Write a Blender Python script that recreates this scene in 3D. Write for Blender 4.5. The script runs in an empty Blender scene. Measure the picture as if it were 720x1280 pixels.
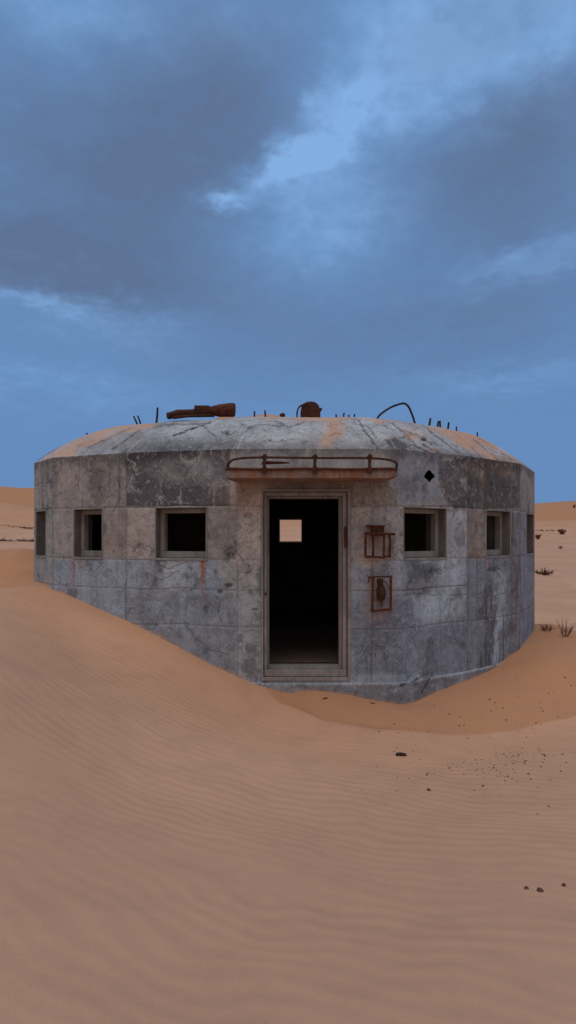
import bpy, bmesh, math, random
import numpy as np
from mathutils import Vector, Matrix

random.seed(7)
RNG = np.random.RandomState(11)
scene = bpy.context.scene
COL = scene.collection
F, CX, CY = 800.0, 360.0, 672.0          # survey constants: focal length and horizon of the picture (720 wide)


# ------------------------------------------------------------------ helpers
def tag(o, label=None, cat=None, group=None, kind=None):
    if label: o['label'] = label
    if cat: o['category'] = cat
    if group: o['group'] = group
    if kind: o['kind'] = kind
    return o


def empty(name, loc=(0, 0, 0), rz=0.0):
    o = bpy.data.objects.new(name, None)
    o.empty_display_size = 0.1
    o.location = loc
    o.rotation_euler = (0, 0, rz)
    COL.objects.link(o)
    return o


def obj_from(name, me, mat=None, parent=None, smooth=False):
    if mat is not None:
        me.materials.append(mat)
    if smooth:
        me.polygons.foreach_set('use_smooth', np.ones(len(me.polygons), dtype=bool))
    o = bpy.data.objects.new(name, me)
    COL.objects.link(o)
    if parent is not None:
        o.parent = parent
        o.matrix_parent_inverse = Matrix.Identity(4)
    return o


def np_mesh(name, V, Q):
    V = np.asarray(V, dtype=np.float32)
    Q = np.asarray(Q, dtype=np.int32)
    me = bpy.data.meshes.new(name)
    me.vertices.add(len(V))
    me.vertices.foreach_set('co', V.ravel())
    n = len(Q)
    me.loops.add(n * 4)
    me.loops.foreach_set('vertex_index', Q.ravel())
    me.polygons.add(n)
    me.polygons.foreach_set('loop_start', np.arange(0, n * 4, 4, dtype=np.int32))
    me.polygons.foreach_set('loop_total', np.full(n, 4, dtype=np.int32))
    me.update(calc_edges=True)
    return me


def set_color(me, name, arr):
    a = me.attributes.new(name, 'FLOAT_COLOR', 'POINT')
    d = np.ones((len(arr), 4), dtype=np.float32)
    d[:, :arr.shape[1]] = arr
    a.data.foreach_set('color', d.ravel())


def bm_obj(name, bm, mat, parent=None, smooth=False, bevel=0.0):
    if bevel > 0:
        bmesh.ops.bevel(bm, geom=list(bm.edges), offset=bevel, segments=2, affect='EDGES', profile=0.6)
    bmesh.ops.recalc_face_normals(bm, faces=list(bm.faces))
    me = bpy.data.meshes.new(name)
    bm.to_mesh(me)
    bm.free()
    return obj_from(name, me, mat, parent, smooth)


def bm_box(bm, x0, x1, y0, y1, z0, z1, M=None):
    r = bmesh.ops.create_cube(bm, size=1.0)
    for v in r['verts']:
        v.co = Vector(((x0 + x1) / 2 + v.co.x * (x1 - x0), (y0 + y1) / 2 + v.co.y * (y1 - y0), (z0 + z1) / 2 + v.co.z * (z1 - z0)))
        if M is not None:
            v.co = M @ v.co
    return r['verts']


def bm_tube(bm, pts, rad, seg=8, close=False, caps=True):
    """a tube along pts; rad a number or a list"""
    pts = [Vector(p) for p in pts]
    n = len(pts)
    rads = rad if isinstance(rad, (list, tuple)) else [rad] * n
    rings = []
    up = Vector((0.13, 0.21, 0.97)).normalized()
    for i, p in enumerate(pts):
        t = (pts[min(i + 1, n - 1)] - pts[max(i - 1, 0)]).normalized()
        if abs(t.dot(up)) > 0.95:
            up = Vector((0.95, 0.2, 0.1)).normalized()
        s = t.cross(up).normalized()
        w = s.cross(t).normalized()
        rings.append([bm.verts.new(p + (s * math.cos(a) + w * math.sin(a)) * rads[i])
                      for a in [2 * math.pi * k / seg for k in range(seg)]])
    for a, b in zip(rings[:-1], rings[1:]):
        for k in range(seg):
            bm.faces.new((a[k], a[(k + 1) % seg], b[(k + 1) % seg], b[k]))
    if caps:
        bm.faces.new(rings[0][::-1])
        bm.faces.new(rings[-1])


def smooth_path(pts, n=6):
    """Catmull-Rom through pts"""
    P = [Vector(p) for p in pts]
    P = [P[0] * 2 - P[1]] + P + [P[-1] * 2 - P[-2]]
    out = []
    for i in range(1, len(P) - 2):
        for k in range(n):
            t = k / n
            a, b, c, d = P[i - 1], P[i], P[i + 1], P[i + 2]
            out.append(0.5 * ((2 * b) + (c - a) * t + (2 * a - 5 * b + 4 * c - d) * t * t + (3 * b - a - 3 * c + d) * t ** 3))
    out.append(P[-2])
    return out


def sstep(a, b, x):
    t = np.clip((x - a) / (b - a), 0, 1)
    return t * t * (3 - 2 * t)


def vnoise(x, y, seed=0):
    """value noise 0..1, numpy"""
    xi = np.floor(x).astype(np.int64); yi = np.floor(y).astype(np.int64)
    xf = x - xi; yf = y - yi
    u = xf * xf * xf * (xf * (xf * 6 - 15) + 10); v = yf * yf * yf * (yf * (yf * 6 - 15) + 10)

    def h(a, b):
        n = (a * 374761393 + b * 668265263 + seed * 1442695041) & 0xffffffff
        n = ((n ^ (n >> 13)) * 1274126177) & 0xffffffff
        n = (n ^ (n >> 16)) & 0xffffffff
        return n / 4294967295.0
    return (h(xi, yi) * (1 - u) + h(xi + 1, yi) * u) * (1 - v) + (h(xi, yi + 1) * (1 - u) + h(xi + 1, yi + 1) * u) * v


def fbm(x, y, oct=4, seed=0, gain=0.5):
    s = 0; a = 1; tot = 0
    for i in range(oct):
        s = s + a * vnoise(x * 2 ** i + 17.3 * i, y * 2 ** i - 9.1 * i, seed + i)
        tot += a; a *= gain
    return s / tot


# ------------------------------------------------------------------ materials
def new_mat(name):
    m = bpy.data.materials.new(name)
    m.use_nodes = True
    nt = m.node_tree
    for n in list(nt.nodes):
        nt.nodes.remove(n)
    out = nt.nodes.new('ShaderNodeOutputMaterial')
    b = nt.nodes.new('ShaderNodeBsdfPrincipled')
    b.inputs['Roughness'].default_value = 0.9
    b.inputs['Specular IOR Level'].default_value = 0.2
    nt.links.new(b.outputs[0], out.inputs[0])
    return m, nt, b


class G:
    """small node-graph writer"""
    def __init__(self, nt):
        self.nt = nt

    def n(self, t, **kw):
        nd = self.nt.nodes.new(t)
        for k, v in kw.items():
            setattr(nd, k, v)
        return nd

    def set(self, sock, v):
        if isinstance(v, bpy.types.NodeSocket):
            self.nt.links.new(v, sock)
        else:
            sock.default_value = v

    def math(self, op, a, b=0.0, c=0.0, clamp=False):
        nd = self.n('ShaderNodeMath', operation=op, use_clamp=clamp)
        self.set(nd.inputs[0], a); self.set(nd.inputs[1], b); self.set(nd.inputs[2], c)
        return nd.outputs[0]

    def mix(self, f, a, b, blend='MIX'):
        nd = self.n('ShaderNodeMix', data_type='RGBA', blend_type=blend)
        self.set(nd.inputs[0], f); self.set(nd.inputs[6], a); self.set(nd.inputs[7], b)
        return nd.outputs[2]

    def noise(self, vec, scale, detail=4, rough=0.55, dist=0.0):
        nd = self.n('ShaderNodeTexNoise')
        if vec is not None: self.set(nd.inputs['Vector'], vec)
        nd.inputs['Scale'].default_value = scale
        nd.inputs['Detail'].default_value = detail
        nd.inputs['Roughness'].default_value = rough
        nd.inputs['Distortion'].default_value = dist
        return nd

    def ramp(self, f, a, b, inv=False):
        nd = self.n('ShaderNodeMapRange', interpolation_type='SMOOTHSTEP')
        self.set(nd.inputs[0], f)
        nd.inputs[1].default_value = a; nd.inputs[2].default_value = b
        nd.inputs[3].default_value = 1.0 if inv else 0.0
        nd.inputs[4].default_value = 0.0 if inv else 1.0
        return nd.outputs[0]

    def scale(self, vec, s):
        nd = self.n('ShaderNodeMapping')
        self.set(nd.inputs[0], vec)
        nd.inputs['Scale'].default_value = s
        return nd.outputs[0]

    def bump(self, h, strength, dist, normal=None):
        nd = self.n('ShaderNodeBump')
        nd.inputs['Strength'].default_value = strength
        nd.inputs['Distance'].default_value = dist
        self.set(nd.inputs['Height'], h)
        if normal is not None: self.set(nd.inputs['Normal'], normal)
        return nd.outputs[0]


SAND = (0.52, 0.315, 0.205, 1)


def concrete_material():
    m, nt, b = new_mat('weathered_concrete')
    g = G(nt)
    tc = g.n('ShaderNodeTexCoord').outputs['Object']
    uv = g.n('ShaderNodeUVMap').outputs[0]
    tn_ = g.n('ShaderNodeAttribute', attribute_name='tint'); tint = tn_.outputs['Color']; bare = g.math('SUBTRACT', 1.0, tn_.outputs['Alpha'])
    wear = g.n('ShaderNodeAttribute', attribute_name='wear').outputs['Color']
    sep = g.n('ShaderNodeSeparateColor'); g.set(sep.inputs[0], wear)
    rust, crack, sand = sep.outputs[0], sep.outputs[1], sep.outputs[2]
    wear2 = g.n('ShaderNodeAttribute', attribute_name='wear2').outputs['Color']
    sep2 = g.n('ShaderNodeSeparateColor'); g.set(sep2.inputs[0], wear2)
    vein, streak, web = sep2.outputs[0], sep2.outputs[1], sep2.outputs[2]
    # warped coordinate
    wn = g.noise(tc, 2.2, 5, 0.6)
    wv = g.n('ShaderNodeVectorMath', operation='MULTIPLY_ADD')
    g.set(wv.inputs[0], wn.outputs['Color']); wv.inputs[1].default_value = (0.35, 0.35, 0.35); g.set(wv.inputs[2], tc)
    w = wv.outputs[0]
    # blotches, three scales
    n1 = g.noise(w, 1.3, 6, 0.62).outputs[0]
    n2 = g.noise(w, 5.5, 6, 0.65).outputs[0]
    n3 = g.noise(tc, 38, 5, 0.7).outputs[0]
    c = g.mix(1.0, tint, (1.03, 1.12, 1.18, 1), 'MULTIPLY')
    k1 = g.math('MULTIPLY_ADD', n1, 0.95, 0.53)
    k2 = g.math('MULTIPLY_ADD', n2, 1.25, 0.37)
    k3 = g.math('MULTIPLY_ADD', n3, 1.1, 0.45)
    k = g.math('MULTIPLY', g.math('MULTIPLY', k1, k2), k3)
    cmb = g.n('ShaderNodeCombineColor')
    for i in range(3): g.set(cmb.inputs[i], k)
    c = g.mix(1.0, c, cmb.outputs[0], 'MULTIPLY')
    # pale lime bloom
    bloom = g.math('MULTIPLY', g.ramp(g.noise(w, 3.1, 7, 0.7).outputs[0], 0.53, 0.70), 0.5)
    c = g.mix(bloom, c, (0.36, 0.385, 0.42, 1))
    n4 = g.noise(w, 15, 6, 0.72).outputs[0]
    c = g.mix(g.math('MULTIPLY', g.ramp(n4, 0.54, 0.63), 0.5), c, (0.40, 0.41, 0.425, 1))
    c = g.mix(g.math('MULTIPLY', g.ramp(n4, 0.45, 0.36), 0.55), c, (0.12, 0.122, 0.13, 1))
    # dark damp patches with crisp edges
    damp = g.math('MULTIPLY', g.ramp(g.noise(w, 2.4, 8, 0.68).outputs[0], 0.55, 0.64), 0.6)
    c = g.mix(damp, c, (0.085, 0.09, 0.102, 1))
    # warm dust
    dust = g.math('MULTIPLY', g.ramp(g.noise(tc, 1.7, 5, 0.6).outputs[0], 0.5, 0.75), 0.22)
    c = g.mix(dust, c, (0.25, 0.20, 0.17, 1))
    # vertical run-off streaks
    sv = g.noise(g.scale(uv, (9.0, 0.55, 1)), 1.6, 6, 0.65).outputs[0]
    sm = g.math('MULTIPLY', g.ramp(sv, 0.5, 0.68), g.math('MULTIPLY', streak, 0.9))
    c = g.mix(sm, c, (0.085, 0.085, 0.092, 1))
    sv2 = g.noise(g.scale(uv, (13.0, 0.4, 1)), 2.1, 5, 0.6).outputs[0]
    sm2 = g.math('MULTIPLY', g.ramp(sv2, 0.58, 0.74), g.math('MULTIPLY', streak, 0.5))
    c = g.mix(sm2, c, (0.42, 0.43, 0.45, 1))
    # pale veins, on the dark panels only
    vo = g.n('ShaderNodeTexVoronoi', feature='DISTANCE_TO_EDGE'); g.set(vo.inputs['Vector'], w); vo.inputs['Scale'].default_value = 3.2
    vl = g.math('MULTIPLY', g.ramp(vo.outputs[0], 0.006, 0.035, True), g.ramp(g.noise(tc, 2.6, 3, 0.5).outputs[0], 0.42, 0.6))
    vl = g.math('MULTIPLY', vl, g.ramp(n3, 0.3, 0.6))
    c = g.mix(g.math('MULTIPLY', g.math('MULTIPLY', vl, vein), 0.75), c, (0.44, 0.43, 0.43, 1))
    # hair-crack web
    vo2 = g.n('ShaderNodeTexVoronoi', feature='DISTANCE_TO_EDGE'); g.set(vo2.inputs['Vector'], w); vo2.inputs['Scale'].default_value = 4.6
    wl = g.math('MULTIPLY', g.ramp(vo2.outputs[0], 0.004, 0.022, True), g.ramp(g.noise(tc, 1.9, 4, 0.6).outputs[0], 0.50, 0.62))
    wl = g.math('MULTIPLY', wl, web)
    vo3 = g.n('ShaderNodeTexVoronoi', feature='DISTANCE_TO_EDGE'); g.set(vo3.inputs['Vector'], w); vo3.inputs['Scale'].default_value = 11.0
    wl3 = g.math('MULTIPLY', g.ramp(vo3.outputs[0], 0.005, 0.03, True), g.ramp(g.noise(tc, 1.4, 4, 0.6).outputs[0], 0.52, 0.62))
    wl = g.math('MAXIMUM', wl, g.math('MULTIPLY', g.math('MULTIPLY', wl3, web), 0.6))
    ck = g.math('MAXIMUM', crack, g.math('MULTIPLY', wl, 0.75))
    c = g.mix(g.math('MULTIPLY', ck, 0.92), c, (0.045, 0.042, 0.042, 1))
    # pits
    pn = g.noise(tc, 60, 3, 0.5).outputs[0]
    pit = g.math('MULTIPLY', g.ramp(pn, 0.66, 0.72), g.ramp(g.noise(tc, 3.3, 3, 0.5).outputs[0], 0.45, 0.6))
    c = g.mix(g.math('MULTIPLY', pit, 0.7), c, (0.06, 0.055, 0.055, 1))
    # rust
    rn = g.noise(w, 16, 5, 0.7).outputs[0]
    rm = g.math('MULTIPLY', rust, g.math('MULTIPLY_ADD', rn, 1.3, 0.35), clamp=True)
    c = g.mix(rm, c, (0.30, 0.115, 0.045, 1))
    # blown sand lying on it
    sn = g.noise(w, 7, 6, 0.65).outputs[0]
    sd = g.math('ADD', sand, g.math('MULTIPLY', g.math('SUBTRACT', sn, 0.5), 0.9))
    sd = g.math('MULTIPLY', g.ramp(sd, 0.22, 0.85), g.ramp(sand, 0.02, 0.2))
    c = g.mix(g.math('MULTIPLY', sd, 0.85), c, SAND)
    fresh = g.mix(g.ramp(n3, 0.3, 0.7), tint, g.mix(1.0, tint, (0.6, 0.6, 0.62, 1), 'MULTIPLY'))
    c = g.mix(bare, c, fresh)
    g.set(b.inputs['Base Color'], c)
    # relief
    h = g.math('ADD', g.math('MULTIPLY', n2, 0.5), g.math('MULTIPLY', n3, 0.35))
    h = g.math('SUBTRACT', h, g.math('MULTIPLY', ck, 0.8))
    h = g.math('SUBTRACT', h, g.math('MULTIPLY', pit, 0.6))
    g.set(b.inputs['Normal'], g.bump(h, 0.9, 0.016))
    b.inputs['Roughness'].default_value = 0.88
    return m


def plain_concrete(name, col, col2, rust=0.0, bump=0.5):
    """trim, frames and inner walls"""
    m, nt, b = new_mat(name)
    g = G(nt)
    tc = g.n('ShaderNodeTexCoord').outputs['Object']
    n1 = g.noise(tc, 4, 6, 0.65).outputs[0]
    n2 = g.noise(tc, 45, 4, 0.7).outputs[0]
    n3 = g.noise(g.scale(tc, (14, 14, 1.2)), 1.5, 5, 0.65).outputs[0]
    c = g.mix(g.ramp(n1, 0.35, 0.68), col, col2)
    c = g.mix(g.math('MULTIPLY', g.ramp(n3, 0.52, 0.7), 0.55), c, tuple(x * 0.45 for x in col[:3]) + (1,))
    c = g.mix(g.math('MULTIPLY', g.ramp(n2, 0.55, 0.75), 0.4), c, tuple(x * 0.5 for x in col2[:3]) + (1,))
    if rust > 0:
        r = g.math('MULTIPLY', g.ramp(g.noise(g.scale(tc, (6, 6, 1.6)), 1.1, 6, 0.7).outputs[0], 0.58 - 0.12 * rust, 0.68), min(1, rust * 1.2))
        c = g.mix(r, c, (0.25, 0.095, 0.04, 1))
    g.set(b.inputs['Base Color'], c)
    g.set(b.inputs['Normal'], g.bump(g.math('ADD', n2, n1), bump, 0.006))
    return m


def rust_material(name='rusted_iron', dark=(0.025, 0.016, 0.013, 1), mid=(0.075, 0.029, 0.017, 1), hot=(0.18, 0.062, 0.026, 1)):
    m, nt, b = new_mat(name)
    g = G(nt)
    tc = g.n('ShaderNodeTexCoord').outputs['Object']
    n1 = g.noise(tc, 22, 6, 0.7).outputs[0]
    n2 = g.noise(tc, 90, 4, 0.7).outputs[0]
    c = g.mix(g.ramp(n1, 0.36, 0.58), dark, mid)
    c = g.mix(g.math('MULTIPLY', g.ramp(n2, 0.52, 0.72), 0.75), c, hot)
    g.set(b.inputs['Base Color'], c)
    g.set(b.inputs['Normal'], g.bump(g.math('ADD', n1, n2), 0.7, 0.004))
    b.inputs['Roughness'].default_value = 0.85
    return m


def sand_material():
    m, nt, b = new_mat('desert_sand')
    g = G(nt)
    tc = g.n('ShaderNodeTexCoord').outputs['Object']
    lag_shade = g.n('ShaderNodeAttribute', attribute_name='lag_shade').outputs['Color']
    sep = g.n('ShaderNodeSeparateColor'); g.set(sep.inputs[0], lag_shade)
    orange, coarse, rip = sep.outputs[0], sep.outputs[1], sep.outputs[2]
    n1 = g.noise(tc, 0.35, 5, 0.6).outputs[0]
    n2 = g.noise(tc, 3.0, 6, 0.65).outputs[0]
    n3 = g.noise(tc, 260, 3, 0.7).outputs[0]
    n4 = g.noise(tc, 55, 4, 0.7).outputs[0]
    c = g.mix(g.ramp(n1, 0.3, 0.7), (0.48, 0.290, 0.187, 1), (0.555, 0.337, 0.219, 1))
    c = g.mix(orange, c, (0.44, 0.230, 0.122, 1))
    # slightly darker sand in the ripple troughs
    c = g.mix(g.math('MULTIPLY', rip, 0.13), c, (0.36, 0.215, 0.15, 1))
    c = g.mix(g.math('MULTIPLY', g.ramp(n2, 0.4, 0.7), 0.24), c, (0.34, 0.20, 0.14, 1))
    c = g.mix(g.math('MULTIPLY', g.ramp(n3, 0.48, 0.72), 0.34), c, (0.22, 0.13, 0.09, 1))
    c = g.mix(g.math('MULTIPLY', g.ramp(n3, 0.5, 0.28), 0.15), c, (0.66, 0.45, 0.33, 1))
    grit = g.math('MULTIPLY', g.ramp(n4, 0.62, 0.70), coarse)
    c = g.mix(g.math('MULTIPLY', grit, 0.8), c, (0.12, 0.07, 0.045, 1))
    g.set(b.inputs['Base Color'], c)
    h = g.math('ADD', g.math('MULTIPLY', n3, 0.25), g.math('MULTIPLY', n4, 0.45))
    nb = g.bump(h, 0.35, 0.006)
    nb = g.bump(n2, 0.25, 0.02, nb)
    g.set(b.inputs['Normal'], nb)
    b.inputs['Roughness'].default_value = 1.0
    b.inputs['Specular IOR Level'].default_value = 0.05
    return m


def twig_material():
    m, nt, b = new_mat('dry_twig')
    g = G(nt)
    tc = g.n('ShaderNodeTexCoord').outputs['Object']
    c = g.mix(g.noise(tc, 14, 4, 0.6).outputs[0], (0.07, 0.035, 0.025, 1), (0.16, 0.09, 0.065, 1))
    g.set(b.inputs['Base Color'], c)
    return m


M_CON = concrete_material()
M_FRAME = plain_concrete('window_frame_concrete', (0.20, 0.196, 0.19, 1), (0.28, 0.275, 0.265, 1))
M_DOOR = plain_concrete('door_frame_paint', (0.215, 0.208, 0.204, 1), (0.31, 0.302, 0.296, 1), rust=0.2)
M_SLAB = plain_concrete('canopy_concrete', (0.19, 0.14, 0.112, 1), (0.28, 0.225, 0.19, 1), rust=1.25)
M_INNER = plain_concrete('shade_dark_plaster', (0.055, 0.048, 0.043, 1), (0.085, 0.074, 0.066, 1))  # near-black colour puts the interior's shade onto the inner walls
M_REVEAL = plain_concrete('reveal_concrete', (0.125, 0.118, 0.112, 1), (0.185, 0.176, 0.168, 1))
M_FLOOR = plain_concrete('dusty_floor', (0.12, 0.09, 0.066, 1), (0.17, 0.12, 0.085, 1))
M_RUST = rust_material()
M_RUST2 = rust_material('bright_rust', (0.03, 0.015, 0.011, 1), (0.11, 0.034, 0.017, 1), (0.25, 0.075, 0.028, 1))
M_REBAR = rust_material('dark_rebar', (0.018, 0.014, 0.013, 1), (0.045, 0.026, 0.02, 1), (0.10, 0.045, 0.025, 1))
M_SAND = sand_material()
M_TWIG = twig_material()
M_STONE = rust_material('dark_stone', (0.055, 0.034, 0.025, 1), (0.13, 0.07, 0.047, 1), (0.22, 0.125, 0.085, 1))

# ------------------------------------------------------------------ bunker plan
PLAN = [(-3.55, 8.95), (-3.06, 8.32), (-1.98, 7.85), (-0.59, 7.5), (1.28, 7.5), (2.28, 8.15), (3.26, 9.0), (3.93, 10.2),
        (4.05, 11.5), (3.3, 12.7), (1.7, 13.45), (-1.1, 13.45), (-2.75, 12.75), (-3.7, 11.6), (-3.83, 10.2)]
NF = len(PLAN)
CEN = np.array((0.2, 10.5))
EAVE, BASE, PLINTH_B, FLOOR_Z = 1.04, -1.70, -2.6, -1.53
THICK = 0.34


class Face:
    def __init__(s, i):
        a = np.array(PLAN[i]); b = np.array(PLAN[(i + 1) % NF])
        s.a, s.b = a, b
        s.L = float(np.linalg.norm(b - a)); s.e = (b - a) / s.L
        s.n = np.array((s.e[1], -s.e[0]))         # outward
        s.holes = []

    def u_at(s, px):
        """distance along the face of the sight line through column px"""
        t = (px - CX) / F
        # a + u e on line X = t Y
        return float((t * s.a[1] - s.a[0]) / (s.e[0] - t * s.e[1]))

    def pt(s, u, z, d=0.0):
        p = s.a + s.e * u - s.n * d
        return Vector((p[0], p[1], z))


FACES = [Face(i) for i in range(NF)]
WT, WB = 0.355, -0.245
for i, x0, x1 in ((0, 45.5, 57.5), (1, 93, 127.5), (2, 195, 258), (4, 505, 557), (5, 608, 637.5), (6, 658, 666.6)):
    f = FACES[i]
    f.holes.append((f.u_at(x0), f.u_at(x1), WB, WT, 'window'))
f = FACES[3]
f.holes.append((f.u_at(328), f.u_at(437), -1.655, 0.553, 'door'))
f = FACES[10]      # back wall: runs from right to left
u0 = 1.7 - 0.295; f.holes.append((1.7 - 0.30, 1.7 + 0.19, -0.10, 0.39, 'window'))
DIAMOND = (536.5, 595.0)


def turn(i):
    e0 = FACES[i - 1].e; e1 = FACES[i].e
    c = e0[0] * e1[1] - e0[1] * e1[0]
    return math.atan2(c, e0 @ e1)


def survey(V):
    return CX + F * V[:, 0] / V[:, 1], CY - F * V[:, 2] / V[:, 1]


def lines_with(a, b, step, extra):
    n = max(1, int(round((b - a) / step)))
    base = np.linspace(a, b, n + 1)
    ex = np.array([e for e in extra if a < e < b])
    if len(ex):
        keep = np.min(np.abs(base[:, None] - ex[None]), axis=1) > step * 0.45
        keep[0] = keep[-1] = True
        base = np.sort(np.concatenate([base[keep], ex]))
    return base


def poly_dist(px, py, pts):
    d = np.full(px.shape, 1e9)
    for (x0, y0), (x1, y1) in zip(pts[:-1], pts[1:]):
        dx, dy = x1 - x0, y1 - y0
        t = np.clip(((px - x0) * dx + (py - y0) * dy) / (dx * dx + dy * dy + 1e-9), 0, 1)
        d = np.minimum(d, np.hypot(px - x0 - t * dx, py - y0 - t * dy))
    return d


def crack_path(x, y, ang, length, wob, rs):
    pts = [(x, y)]
    s = 4.0
    a = ang
    for i in range(int(length / s)):
        a += rs.randn() * wob
        a += (ang - a) * 0.2
        x += s * math.cos(a); y += s * math.sin(a)
        pts.append((x, y))
    return pts


# hand-measured cracks (survey columns and rows)
CRACKS = [
    ([(113, 577), (122, 588), (135, 592), (146, 598), (150, 610), (140, 620), (132, 624)], 1.0),
    ([(150, 620), (146, 630), (141, 640)], 0.7),
    ([(528, 712), (540, 730), (552, 748), (562, 770), (570, 800)], 1.6),
    ([(500, 746), (520, 742), (545, 745), (582, 743)], 1.1),
    ([(96, 703), (104, 712), (118, 716), (126, 706), (132, 702)], 0.9),
    ([(198, 705), (210, 712), (224, 706), (232, 703)], 0.9),
    ([(282, 690), (288, 684), (294, 688), (300, 695), (304, 702), (312, 708)], 1.2),
    ([(282, 690), (286, 697), (294, 698)], 1.0),
    ([(232, 782), (246, 800), (262, 812), (282, 818)], 1.0),
    ([(170, 735), (190, 728), (210, 722), (225, 712)], 0.9),
    ([(614, 706), (622, 716), (630, 728)], 1.2),
    ([(622, 716), (612, 712), (604, 716)], 0.9),
    ([(480, 770), (486, 790), (480, 815), (484, 835)], 0.8),
    ([(592, 590), (600, 604), (608, 622)], 0.9),
    ([(560, 578), (566, 596), (580, 610), (584, 622)], 0.9),
    ([(268, 745), (276, 752), (272, 765), (278, 780)], 0.9),
    ([(448, 830), (458, 812), (470, 800)], 0.8),
    ([(590, 745), (600, 742), (616, 746), (632, 741)], 1.0),
    ([(500, 858), (520, 850), (535, 842)], 0.9),
    ([(540, 842), (532, 858), (526, 868)], 0.9),
]
rs = np.random.RandomState(5)
for k in range(34):
    x = rs.uniform(70, 640); y = rs.uniform(640, 840)
    p = crack_path(x, y, rs.uniform(0, 6.28), rs.uniform(16, 55), 0.45, rs)
    CRACKS.append((p, rs.uniform(0.2, 0.5)))
    if rs.rand() < 0.5:
        q = p[len(p) // 2]
        CRACKS.append((crack_path(q[0], q[1], rs.uniform(0, 6.28), 18, 0.4, rs), 0.5))
for k in range(26):          # crazing beside the door, left
    x = rs.uniform(292, 326); y = rs.uniform(610, 730)
    CRACKS.append((crack_path(x, y, rs.uniform(0, 6.28), rs.uniform(7, 18), 0.6, rs), rs.uniform(0.4, 0.8)))


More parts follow.
